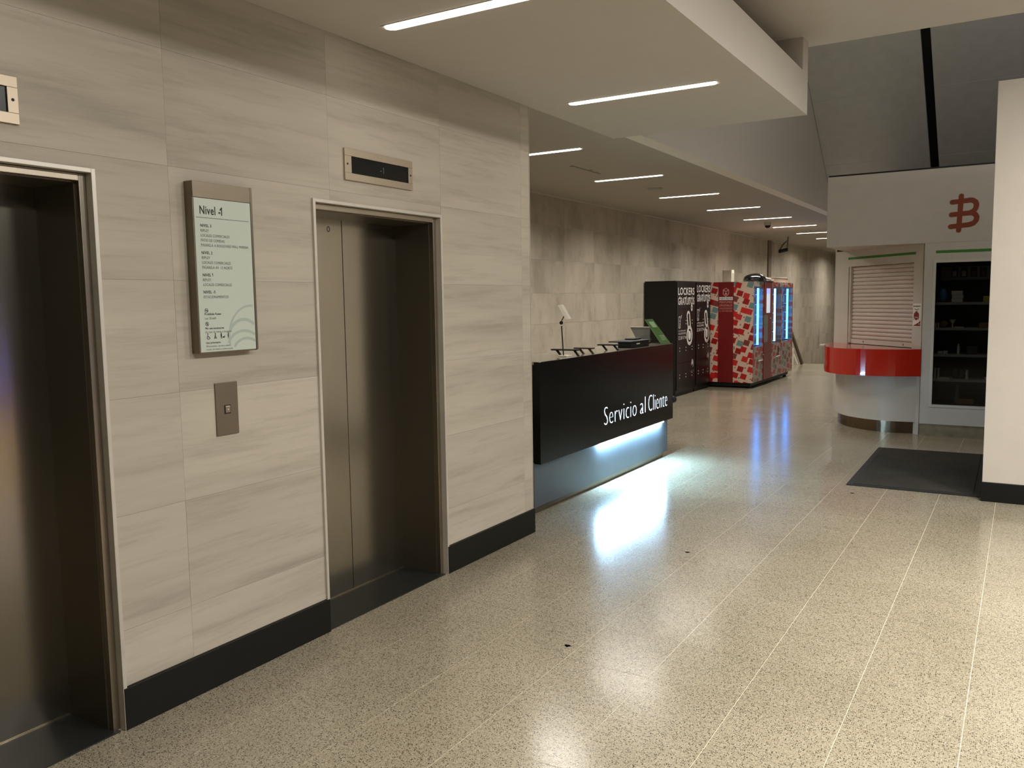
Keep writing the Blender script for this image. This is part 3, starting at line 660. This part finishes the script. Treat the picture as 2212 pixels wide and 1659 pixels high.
# ------------------------------------------------------------------ lockers
def locker(lab, y0, y1, first):
    t = thing('locker_unit', lab, 'lockers', (-5.0, (y0+y1)/2, 0), 'black free-locker units')
    LX = -4.80
    bx('cabinet', 'black_panel', (-5.33, LX, y0, y1, .06, 1.88), t, .003)
    bx('plinth', 'black', (-5.3, LX-.02, y0+.02, y1-.02, 0, .06), t)
    wd = (y1-y0-.04)/3
    for c in range(3):
        for r in range(4):
            a = y0+.02+c*wd; z = .10+r*.44
            dr = bx('locker_door', 'black_panel', (LX, LX+.014, a+.002, a+wd-.002, z+.002, z+.438), t, .0012)
            for dzz in (0, .05):
                bm = bmesh.new(); tube(bm, (LX+.0135, a+wd*.45, z+.20+dzz), (LX+.018, a+wd*.45, z+.20+dzz), .0085, seg=8)
                obj('lock', bm, 'text_white', dr)
    T = frame3((LX+.0146, y0, 0), (0, 1, 0), (0, 0, 1)); e = .0006
    sc = (y1-y0)/.9
    zt = 1.655 if first else 1.70
    for s, z, h in (('LOCKERS', zt, .118), ('GRATUITOS', zt-.16, .118)):
        bm = bmesh.new(); text_bm(bm, s, T @ Matrix.Translation((.07*sc if first else .04, z, 0)), h, width=(.75 if first else .80)*sc, bold=.012, ext=e); objn('lettering', bm, 'text_white', t)
    # hanging tag below the O
    tx = .70*sc
    bm = bmesh.new(); stroke(bm, [(tx, zt-.19), (tx, zt-.24)], .07, T, e); objn('tag_mark', bm, 'text_white', t)
    bm = bmesh.new(); disc(bm, (tx, zt-.215), .018, .022, T, e*2); objn('tag_mark', bm, 'text_black', t)
    # padlock
    px, pz = .60*sc+(.05 if not first else 0), .98
    bm = bmesh.new()
    stroke(bm, [(px-.05, pz+.06), (px-.12, pz+.30)]+arc(px-.065, pz+.33, .06, .06, 180, 10, 8)+[(px+.04, pz+.14)], .042, T, e)
    disc(bm, (px, pz), .145, .165, T, e*1.3, 32, .66); disc(bm, (px, pz), .07, .078, T, e*1.3, 24)
    objn('padlock_mark', bm, 'text_white', t)
    # handset and phone text
    fx = .10*sc if first else .06; fz = 1.12 if first else 1.22
    bm = bmesh.new(); stroke(bm, [(fx, fz), (fx, fz+.18), (fx+.07, fz+.18), (fx+.07, fz), (fx, fz)], .012, T, e); stroke(bm, [(fx+.1, fz+.17), (fx+.115, fz+.2)], .008, T, e); stroke(bm, [(fx+.115, fz+.15), (fx+.14, fz+.21)], .008, T, e); stroke(bm, [(fx+.02, fz+.03), (fx+.05, fz+.03)], .008, T, e)
    objn('phone_mark', bm, 'text_white', t)
    for s, z, h, wdt in (('PARA ASISTENCIA LLAMAR A', -.06, .022, .36), ('SALA DE CONTROL', -.11, .034, .36), ('32 269 37 94', -.19, .055, .36)):
        bm = bmesh.new(); text_bm(bm, s, T @ Matrix.Translation((fx-.01, fz+z, 0)), h, width=wdt, bold=.008, ext=e); objn('lettering', bm, 'text_white', t)
    ex, ez = .74*sc, .50+(.07 if not first else 0)
    bm = bmesh.new()
    for q, r in enumerate((.07, .052, .034, .016)): stroke(bm, arc(ex, ez, r*.62, r, 200, -60+20*q, 14), .010, T, e)
    objn('emblem', bm, 'text_white', t)
    bm = bmesh.new(); text_bm(bm, 'myMall', T @ Matrix.Translation((ex-.11, ez-.14, 0)), .035, width=.2, ext=e); objn('lettering', bm, 'text_grey', t)
locker('black free-locker unit nearer the desk, its side wall in view', 13.0, 13.93, True)
locker('black free-locker unit squeezed against the red vending machine', 13.945, 14.73, False)

# ------------------------------------------------------------------ vending machine
t = thing('vending_machine', 'perfume vending machine wrapped in a red and cream gift pattern with blue lit windows', 'vending machine', (-4.5, 16.2, 0))
VX, v0, v1 = -4.04, 14.76, 17.68
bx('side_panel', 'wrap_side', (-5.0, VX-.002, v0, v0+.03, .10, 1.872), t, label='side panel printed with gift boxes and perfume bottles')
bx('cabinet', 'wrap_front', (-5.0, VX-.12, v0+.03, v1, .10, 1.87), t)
bx('red_stripe', 'red_dark', (-4.66, -4.385, v0-.004, v0, .102, 1.872), t)
bx('base', 'black', (-4.95, VX-.06, v0+.06, v1-.08, .03, .10), t)
for y in (v0+.2, v1-.15):
    bm = bmesh.new(); tube(bm, (-4.15, y, 0), (-4.15, y, .1), .035, seg=12); tube(bm, (-4.85, y, 0), (-4.85, y, .1), .035, seg=12); obj('foot', bm, 'black', t)
# front made of mullions around the windows
wins = [(14.80, 15.36, .72, 1.785), (16.07, 16.72, .73, 1.785), (16.80, 17.60, .73, 1.785)]
ys = [v0+.03, 14.80, 15.36, 15.44, 16.0, 16.07, 16.72, 16.80, 17.60, v1]
bm = bmesh.new()
for a, b, z0, z1 in ((v0+.03, 15.44, .10, .72), (v0+.03, 15.44, 1.785, 1.872), (v0+.03, 14.80, .72, 1.785), (15.36, 15.44, .72, 1.785), (16.0, v1, .10, .73), (16.0, v1, 1.785, 1.872), (16.0, 16.07, .73, 1.785), (16.72, 16.80, .73, 1.785), (17.60, v1, .73, 1.785)):
    box(bm, VX-.12, VX, a, b, z0, z1)
obj('front_frame', bm, 'wrap_front', t)
bx('red_column', 'red_dark', (VX-.12, VX+.01, 15.445, 15.995, .10, 1.872), t, .003)
for k, (a, b, z0, z1) in enumerate(wins):
    wn = bx('window_pane', 'glass_blue', (VX-.012, VX-.006, a, b, z0, z1), t)
    bm = bmesh.new(); tube(bm, (VX-.04, a+(b-a)*(.72 if k != 1 else .5), z0+.03), (VX-.04, a+(b-a)*(.72 if k != 1 else .5), z1-.03), .018, seg=10); obj('light_tube', bm, 'white_tube' if k == 1 else 'blue_tube', wn)
    for q in range(6): 
        z = z0+.03+(z1-z0)*q/6; bx('shelf', 'shelf_grey', (VX-.115, VX-.06, a+.01, b-.01, z, z+.012), wn)
bx('screen', 'screen', (VX+.01, VX+.014, 15.60, 15.84, 1.31, 1.66), t)
bx('screen_top', 'screen_blue', (VX+.01, VX+.014, 15.60, 15.84, 1.66, 1.755), t, label='blue lit strip above the screen')
bx('keypad_plate', 'grey_plastic', (VX+.01, VX+.016, 15.43, 15.69, .78, 1.27), t)
for y in (15.24, 16.5):
    bm = bmesh.new(); tube(bm, (VX+.01, y-.14, .465), (VX+.01, y+.14, .465), .01, seg=8); obj('flap_bar', bm, 'text_white', t)
bx('collection_flap', 'black', (VX, VX+.004, 16.5, 16.56, .48, .66), t)
for (y, z) in ((15.42, .56), (16.6, .62), (17.5, .60), (15.9, 1.2)):
    bm = bmesh.new(); tube(bm, (VX, y, z), (VX+.02, y, z), .012, seg=8); obj('lock', bm, 'steel', t)
T = frame3((-4.66, v0-.0045, 0), (1, 0, 0), (0, 0, 1))
bm = bmesh.new(); stroke(bm, [(.09, 1.74), (.09, 1.66), (.135, 1.62), (.185, 1.66), (.185, 1.74)], .012, T); stroke(bm, [(.1, 1.73), (.1375, 1.70), (.175, 1.73)], .012, T); stroke(bm, arc(.1375, 1.73, .03, .03, 0, 180, 8), .010, T); disc(bm, (.1375, 1.665), .022, .018, T); objn('emblem', bm, 'text_pink', t)
bm = bmesh.new(); rect(bm, .018, .262, 1.555, 1.61, T); objn('name_plate', bm, 'text_white', t)
bm = bmesh.new(); text_bm(bm, 'regalo express', T @ Matrix.Translation((.027, 1.573, 0)), .026, width=.226, bold=.012, ext=.0016); objn('lettering', bm, 'text_grey', t)
for s, z, h in (('PERFUMES', 1.50, .038), ('ORIGINALES', 1.445, .038)):
    bm = bmesh.new(); text_bm(bm, s, T @ Matrix.Translation((.022, z, 0)), h, width=.232, bold=.008, ext=.001); objn('lettering', bm, 'text_pink', t)
bm = bmesh.new()
for z in (1.415, 1.397): rect(bm, .02, .255, z, z+.006, T)
objn('small_print', bm, 'text_pink', t)
bm = bmesh.new(); text_bm(bm, '+56 9 4487 5555', T @ Matrix.Translation((.06, 1.352, 0)), .022, width=.19, bold=.01, ext=.001); disc(bm, (.034, 1.362), .013, .013, T, .001, 12, .75); objn('lettering', bm, 'text_pink', t)
# things on top of the machine
t = thing('carton', 'plain beige carton standing upright on the near end of the vending machine', 'box', (-4.5, 15.0, 1.873))
bx('body', 'cement_tile', (-4.63, -4.48, 14.92, 15.1, 1.8725, 2.085), t, .002); bx('flap', 'wood_dark', (-4.636, -4.630, 14.92, 15.1, 1.88, 2.085), t); bx('tape', 'paper', (-4.482, -4.478, 14.97, 15.05, 2.03, 2.087), t)
bm = bmesh.new(); bmesh.ops.create_uvsphere(bm, u_segments=28, v_segments=16, radius=1)
for v in bm.verts:
    z = max(v.co.z, -.05); f = 1+.06*math.sin(5*v.co.x+3*v.co.y)
    v.co = Vector((-4.16+.20*v.co.x*f, 15.3+.22*v.co.y*f, 1.8735+.005+.145*(z if z > 0 else z*.1)**(1 if z <= 0 else .7)))
o = obj('bin_bag', bm, 'bag', smooth=True); tag(o, 'rounded black plastic bag lying on top of the vending machine', 'bag')
t = thing('flat_carton', 'low cream carton on the far end of the vending machine top', 'box', (-4.3, 16.9, 1.873))
bm = bmesh.new(); box(bm, -4.45, -4.08, 16.3, 17.4, 1.8725, 1.955); obj('tray', bm, 'cream_box', t, .003); bx('lid', 'cream_box', (-4.46, -4.07, 16.28, 17.42, 1.955, 1.968), t, .002)
o = bx('black_tablet', 'black', (-4.12, -4.02, 15.55, 16.05, 1.8735, 1.892), None, .004); tag(o, 'thin black slab on the vending machine edge beside the bag', 'slab')
bm = bmesh.new(); tube(bm, (-4.09, 15.62, 1.945), (-4.03, 15.86, 1.915), .022, seg=14); o = obj('paper_roll', bm, 'paper', smooth=False); tag(o, 'small pale roll leaning over the black slab on the machine', 'roll')

# leaning things beyond the machine
bm = bmesh.new(); bar(bm, (-4.46, 20.55, .012), (-4.78, 20.65, .86), (.025, 0, .008), (0, .05, .006)); o = obj('leaning_board', bm, 'wood_dark'); tag(o, 'dark narrow board leaning beyond the far end of the vending machine', 'board')
bm = bmesh.new(); bar(bm, (-4.53, 20.42, .012), (-4.80, 20.52, .62), (.006, 0, .002), (0, .02, .002)); o = obj('leaning_rod', bm, 'paper'); tag(o, 'thin pale rod leaning in front of the dark board', 'rod')
bm = bmesh.new(); tube(bm, (-4.62, 20.3, 0.002), (-4.61, 20.3, .40), .02, seg=10); o = obj('upright_tube', bm, 'paper'); tag(o, 'short white upright tube beside the leaning board', 'tube')

# ------------------------------------------------------------------ kiosk
K = thing('kiosk', 'white kiosk with closed shutter, curved red counter and glass display cabinet', 'kiosk', (-1.0, 11.5, 0))
KY = 10.55; KR = 1.5
A_ = Vector((-2.14, 11.785)); B_ = Vector((-1.0, 10.605)); ud = (B_-A_).normalized(); nd = Vector((ud.y, -ud.x))   # nd faces the camera side
if nd.y > 0: nd = -nd
L_ = (B_-A_).length
def wpt(s, d=0): p = A_+ud*s+nd*d; return (p.x, p.y)
def wall_slab(bm, s0, s1, d0, d1, z0, z1): prism(bm, [wpt(s0, d0), wpt(s1, d0), wpt(s1, d1), wpt(s0, d1)], z0, z1)
bx('header', 'kiosk_white', (-2.035, KR, KY, 12.2, 2.17, 2.98), K, .003)
bx('roof_shadow', 'black', (-2.03, KR, KY+.02, 12.2, 2.98, 3.0), K)  # black strip laid along the kiosk top in place of its edge shadow
bm = bmesh.new()
sh0, sh1, shz0, shz1 = .295, 1.488, 1.0, 1.968
wall_slab(bm, 0, sh0-.035, -.1, 0, 0, 2.17); wall_slab(bm, sh1, L_, -.1, 0, 0, 2.17); wall_slab(bm, sh0-.035, sh1, -.1, 0, shz1, 2.17); wall_slab(bm, sh0-.035, sh1, -.1, 0, 0, shz0-.02)
obj('shutter_wall', bm, 'kiosk_white', K)
bm = bmesh.new(); prism(bm, [(-2.16, 11.8), (-2.14, 11.785), (-2.0, 13.6), (-2.1, 13.6)], 0, 2.96); obj('side_wall', bm, 'kiosk_white', K)
bm = bmesh.new(); wall_slab(bm, sh0-.03, sh0, -.06, -.01, shz0, shz1); wall_slab(bm, sh1-.004, sh1+.0, -.06, -.02, shz0, shz1); obj('shutter_guide', bm, 'frame_light', K)
ns = 19; hh = (shz1-(shz0+.05))/ns
for i in range(ns):
    z = shz0+.05+i*hh; bm = bmesh.new(); prof = [(-.050, 0), (-.040, hh*.12), (-.036, hh*.45), (-.040, hh*.8), (-.050, hh*.96), (-.056, hh*.96), (-.056, 0)]
    a = [bm.verts.new((*wpt(sh0, d), z+q)) for d, q in prof]; b = [bm.verts.new((*wpt(sh1, d), z+q)) for d, q in prof]
    bm.faces.new(a); bm.faces.new(b[::-1])
    for q in range(len(prof)): bm.faces.new((a[q], a[(q+1) % 7], b[(q+1) % 7], b[q]))
    obj('slat', bm, 'shutter', K)
bm = bmesh.new(); wall_slab(bm, sh0, sh1, -.055, -.03, shz0-.01, shz0+.047); obj('bottom_rail', bm, 'shutter', K, .003)
for s in (.55, 1.3):
    bm = bmesh.new(); wall_slab(bm, s, s+.012, -.03, -.022, shz0+.012, shz0+.03); obj('lock', bm, 'steel', K)
bm = bmesh.new(); wall_slab(bm, .25, 1.51, 0, .0025, 2.058, 2.086); obj('green_stripe', bm, 'green', K)
# cabinet body with window opening
WX0, WX1, WZ0, WZ1 = -.865, .35, .365, 1.95
bm = bmesh.new()
box(bm, -.985, WX0, KY, KY+.05, .14, 2.17); box(bm, WX1, KR, KY, KY+.05, .14, 2.17); box(bm, WX0, WX1, KY, KY+.05, .14, WZ0); box(bm, WX0, WX1, KY, KY+.05, WZ1, 2.17)
box(bm, -.985, -.965, KY+.05, 11.0, .14, 2.17)
obj('cabinet_front', bm, 'kiosk_white', K)
bm = bmesh.new(); m = .03
for b in ((WX0-.03, WX0, WZ0-.03, WZ1+.03), (WX1, WX1+m, WZ0-.03, WZ1+.03), (WX0, WX1, WZ0-.03, WZ0), (WX0, WX1, WZ1, WZ1+.03)): box(bm, b[0], b[1], KY-.006, KY+.03, b[2], b[3])
obj('window_frame', bm, 'frame_light', K, .001)
bx('pane', 'glass', (WX0, WX1, KY+.012, KY+.017, WZ0, WZ1), K)
bm = bmesh.new(); box(bm, WX0-.02, WX1+.02, KY+.48, KY+.5, .3, 2.0); box(bm, WX0-.02, WX0-.001, KY+.05, KY+.48, .3, 2.0); box(bm, WX1+.001, WX1+.02, KY+.05, KY+.48, .3, 2.0); box(bm, WX0, WX1, KY+.05, KY+.48, .33, WZ0); box(bm, WX0, WX1, KY+.05, KY+.48, 1.96, 2.0)
obj('lining', bm, 'cab_dark', K)
for z in (1.501, 1.218, .922, .643): bx('shelf', 'shelf_grey', (WX0, WX1, KY+.04, KY+.46, z-.018, z+.008), K, .001)
bx('plinth', 'stone_plinth', (-.985, KR, KY+.015, KY+.05, 0, .138), K)
bx('green_stripe', 'green', (-.873, KR, KY-.0025, KY, 2.056, 2.085), K)
# curved counter and base
def smooth_poly(P, n=5):
    out = []
    for i in range(len(P)-1):
        p0 = P[max(i-1, 0)]; p1 = P[i]; p2 = P[i+1]; p3 = P[min(i+2, len(P)-1)]
        for k in range(n):
            t_ = k/n; out.append(tuple(.5*((2*p1[a])+(-p0[a]+p2[a])*t_+(2*p0[a]-5*p1[a]+4*p2[a]-p3[a])*t_*t_+(-p0[a]+3*p1[a]-3*p2[a]+p3[a])*t_**3) for a in (0, 1)))
    return out+[P[-1]]
cc = smooth_poly([(-.987, 10.54), (-1.2, 10.45), (-1.4, 10.42), (-1.66, 10.44), (-1.90, 10.56), (-2.05, 10.78), (-2.13, 11.05), (-2.19, 11.35), (-2.2, 11.6), (-2.19, 11.84)])
bm = bmesh.new(); prism(bm, cc+[wpt(-.02, .003), wpt(L_-.02, .003), (-.987, 10.58)], .678, .985); obj('counter', bm, 'red_gloss', K, .0, label='glossy red curved counter')
bc = smooth_poly([(-.99, 10.65), (-1.26, 10.61), (-1.52, 10.66), (-1.78, 10.83), (-1.94, 11.06), (-2.02, 11.28), (-2.08, 11.55), (-2.11, 11.79)])
bm = bmesh.new(); prism(bm, bc+[wpt(0, .001), wpt(L_-.02, .001)], .14, .6779); obj('counter_base', bm, 'kiosk_white', K)
kc = [(x+.03*(.4 if x > -1.5 else 1), y+.035) for x, y in bc]
bm = bmesh.new(); prism(bm, kc, 0, .1399); obj('kick_plate', bm, 'kick_steel', K)
o = bx('corner_chip', 'paper', (-2.17, -2.11, 10.95, 11.03, .9855, 1.005), None, .006); tag(o, 'small white scrap on the left tip of the red counter', 'paper')
# orange letter sign
T = frame3((-.774, KY-.0005, 2.289), (1, 0, 0), (0, 0, 1)); sx, sz = .00427, .0047
pp = lambda x, y: ((x/3.949+1740-2045)*sx, (500-(y/3.949+360))*sz)
bm = bmesh.new(); W2 = .052
def cz(P): return [pp(*p) for p in P]
for P in ([(1326, 238), (1312, 548)], [(1246, 290), (1420, 280)], [(1243, 403), (1425, 394)], [(1238, 512), (1415, 500)],
          [(1400, 279), (1432, 284), (1455, 300), (1464, 325), (1458, 355), (1440, 380), (1405, 395)], [(1425, 394), (1455, 410), (1470, 435), (1465, 465), (1442, 490), (1400, 500)]):
    stroke(bm, cz(P), W2, T, .002, 14)
objn('letter_emblem', bm, 'orange', K, label='burnt orange B with side bars')
# stickers
T = frame3((*wpt(0, .001), 0), (ud.x, ud.y, 0), (0, 0, 1)); s0 = 1.495
t = thing('payment_sticker', 'small white and red sticker strip beside the closed shutter', 'sticker', (*wpt(1.56, .002), 1.25))
bm = bmesh.new(); wall_slab(bm, s0, s0+.13, 0, .0008, 1.24, 1.50); obj('backing', bm, 'paper', t)
bm = bmesh.new(); text_bm(bm, 'amipass', T @ Matrix.Translation((s0+.008, 1.462, 0)), .022, width=.112, bold=.012, ext=.0016); stroke(bm, arc(s0+.062, 1.452, .034, .026, 200, 340, 8), .006, T, .0016); objn('lettering', bm, 'text_black', t)
bm = bmesh.new(); disc(bm, (s0+.06, 1.362), .036, .052, T, .0016); rect(bm, s0+.022, s0+.098, 1.335, 1.39, T, .0015); stroke(bm, [(s0+.02, 1.385), (s0+.02, 1.315)], .006, T, .0016); stroke(bm, [(s0+.1, 1.385), (s0+.1, 1.315)], .006, T, .0016); objn('red_emblem', bm, 'red_dark', t)
bm = bmesh.new(); rect(bm, s0+.032, s0+.088, 1.337, 1.348, T, .0022); objn('white_bar', bm, 'text_pink', t)
bm = bmesh.new(); poly(bm, [(s0+.005, 1.245), (s0+.128, 1.245), (s0+.128, 1.31), (s0+.1, 1.285)], T, .0016); objn('corner_print', bm, 'red_dark', t)
bm = bmesh.new(); disc(bm, (s0+.108, 1.268), .01, .01, T, .0022); objn('white_dot', bm, 'text_pink', t)

# ------------------------------------------------------------------ goods in the cabinet
def good(name, lab, cat, z, bmf, mat, grp='goods in the glass cabinet', smooth=False, bev=0):
    bm = bmesh.new(); bmf(bm, z+.0085); o = obj(name, bm, mat, None, bev, smooth); tag(o, lab, cat, grp); return o
M['blue_wrap'] = simple('blue_wrap', srgb(60, 96, 140), .5); M['yellow'] = simple('yellow_carton', srgb(170, 160, 40), .5); M['pale'] = simple('pale_goods', srgb(190, 188, 176), .5); M['brown_box'] = simple('brown_carton', srgb(120, 88, 60), .7)
yb = KY+.10
for k, dx in enumerate((0, .004, -.002)):
    tt = bx('carton', 'pale', (-.71+dx, -.60+dx, yb, yb+.09, 1.5095+k*.043, 1.5095+k*.043+.041), None, .003)
    tag(tt, ('small white patterned box, lowest of the stack of three on the top shelf', 'small white patterned box, middle of the stack of three on the top shelf', 'small white patterned box, topmost of the stack of three on the top shelf')[k], 'box', 'goods in the glass cabinet')
good('wrapped_bundle', 'blue wrapped bundle at the left end of the top shelf', 'bundle', 1.501, lambda bm, z: ball(bm, (-.80, yb+.05, z+.08), .055, 16, (.8, .8, 1.45)), 'blue_wrap', smooth=True)
good('yellow_tray', 'yellow carton tray on the right of the top shelf', 'box', 1.501, lambda bm, z: box(bm, -.40, -.28, yb, yb+.1, z, z+.065), 'yellow', bev=.003)
for k in range(4):
    x = -.70+.095*k
    tt = thing('wall_pack', ('hanging blister pack, leftmost of four behind the upper glass', 'hanging blister pack, second from the left behind the upper glass', 'hanging blister pack, third from the left behind the upper glass', 'hanging blister pack, rightmost of four behind the upper glass')[k], 'pack', (x, KY+.3, 1.79), 'hanging packs')
    bx('card', 'cab_dark', (x-.035, x+.035, KY+.30, KY+.305, 1.79, 1.90), tt); bx('product', 'pale' if k < 2 else 'brown_box', (x-.02, x+.02, KY+.28, KY+.30, 1.80, 1.86), tt, .004)
bx('hanging_rail', 'shelf_grey', (-.84, WX1-.02, KY+.306, KY+.32, 1.76, 1.91), K)
good('phone_stand', 'small white pedestal gadget on the second shelf', 'gadget', 1.218, lambda bm, z: (tube(bm, (-.69, yb, z), (-.69, yb, z+.05), .008), tube(bm, (-.69, yb, z+.05), (-.69, yb, z+.09), .012, .032)), 'pale')
good('flat_pack', 'flat pale packet lying on the second shelf', 'packet', 1.218, lambda bm, z: box(bm, -.67, -.58, yb-.02, yb+.05, z, z+.012), 'pale')
for k in range(2): good('upright_case', 'thin upright case, %s of the pair at the left of the second shelf' % ('left' if k == 0 else 'right'), 'case', 1.218, lambda bm, z: hexa(bm, [(-.86+.025*k, yb, z), (-.85+.025*k, yb, z), (-.85+.025*k, yb+.1, z), (-.86+.025*k, yb+.1, z), (-.868+.025*k, yb, z+.055), (-.858+.025*k, yb, z+.055), (-.858+.025*k, yb+.1, z+.055), (-.868+.025*k, yb+.1, z+.055)]), 'pale')
good('dark_ball', 'dark round item at the left of the second shelf', 'ball', 1.218, lambda bm, z: ball(bm, (-.78, yb+.05, z+.04), .04, 14), 'brown_box', smooth=True)
good('brown_carton', 'brown carton at the right of the second shelf', 'box', 1.218, lambda bm, z: box(bm, -.43, -.29, yb, yb+.1, z, z+.055), 'brown_box', bev=.003)
good('silver_tin', 'shiny crumpled packet on the left of the third shelf', 'packet', .922, lambda bm, z: (box(bm, -.83, -.78, yb, yb+.06, z, z+.03), box(bm, -.775, -.73, yb, yb+.06, z, z+.035)), 'pale', bev=.004)
good('spray_bottle', 'slim bottle with a white cap on the third shelf', 'bottle', .922, lambda bm, z: (tube(bm, (-.625, yb+.03, z), (-.625, yb+.03, z+.09), .013), tube(bm, (-.625, yb+.03, z+.09), (-.625, yb+.03, z+.115), .008)), 'pale')
good('dark_carton', 'dark carton on the right of the third shelf', 'box', .922, lambda bm, z: box(bm, -.54, -.44, yb, yb+.1, z, z+.09), 'cab_dark', bev=.003)
for k in range(2): good('upright_case', 'upright pale case, %s of the pair at the left of the lowest shelf' % ('left' if k == 0 else 'right'), 'case', .643, lambda bm, z: box(bm, -.858+.034*k, -.842+.034*k, yb, yb+.09, z, z+.115), 'pale', bev=.002)
good('booklet', 'pale booklet lying flat on the lowest shelf', 'booklet', .643, lambda bm, z: hexa(bm, [(-.82, yb-.03, z), (-.70, yb-.03, z), (-.67, yb+.09, z), (-.79, yb+.09, z), (-.82, yb-.03, z+.012), (-.70, yb-.03, z+.012), (-.67, yb+.09, z+.012), (-.79, yb+.09, z+.012)]), 'pale')
good('tall_bottle', 'tall pale bottle in the middle of the lowest shelf', 'bottle', .643, lambda bm, z: (tube(bm, (-.53, yb, z), (-.53, yb, z+.085), .014), tube(bm, (-.53, yb, z+.085), (-.53, yb, z+.105), .008)), 'pale')
good('round_tin', 'dark round tin, left of the pair on the lowest shelf', 'tin', .643, lambda bm, z: tube(bm, (-.65, yb+.1, z), (-.65, yb+.1, z+.11), .035, seg=20), 'cab_dark')
good('round_tin', 'dark round tin, right of the pair on the lowest shelf', 'tin', .643, lambda bm, z: tube(bm, (-.58, yb+.12, z), (-.58, yb+.12, z+.11), .035, seg=20), 'cab_dark')
good('glass_block', 'small pale block at the right end of the lowest shelf', 'block', .643, lambda bm, z: box(bm, -.355, -.32, yb, yb+.05, z, z+.03), 'pale', bev=.002)
good('brown_bag', 'crumpled brown package on the cabinet floor', 'package', .3565, lambda bm, z: box(bm, -.62, -.45, yb, yb+.12, z, z+.06), 'brown_box', bev=.012)
good('grey_vase', 'slim dark vase standing on the cabinet floor', 'vase', .3565, lambda bm, z: tube(bm, (-.63, yb+.2, z), (-.63, yb+.2, z+.2), .03, .016, 16), 'grey_plastic')

# ------------------------------------------------------------------ door mat
t = thing('floor_mat', 'dark grey fibre entrance mat with a black rubber rim before the kiosk', 'mat', (-.75, 8.5, 0))
hexm = [(-1.245, 7.49), (-.255, 7.49), (-.275, 9.52), (-1.265, 9.5)]
bm = bmesh.new(); prism(bm, hexm, .0004, .009); obj('rubber_rim', bm, 'rubber', t)
bm = bmesh.new(); prism(bm, [(-1.20, 7.535), (-.30, 7.535), (-.32, 9.475), (-1.22, 9.455)], .0091, .013); obj('pile', bm, 'mat', t)
# scraps on the floor
for k, (x, y, lab) in enumerate(((-1.76, 3.36, 'dark scuff of dirt on the floor tiles in front of the farther lift'), (-1.77, 5.02, 'tiny dark crumb on the floor below the bright desk reflection'), (-1.15, 7.2, 'dark speck on the floor left of the mat corner'))):
    bm = bmesh.new(); poly(bm, [(x+.014*math.cos(a)*(1+.5*math.sin(3*a)), y+.012*math.sin(a)*(1+.4*math.cos(5*a))) for a in [i*.52 for i in range(12)]], Matrix.Identity(4), .0013)
    bmesh.ops.solidify(bm, geom=bm.faces[:], thickness=.001); o = obj('dirt_spot', bm, 'wood_dark'); tag(o, lab, 'dirt', 'specks on the floor')
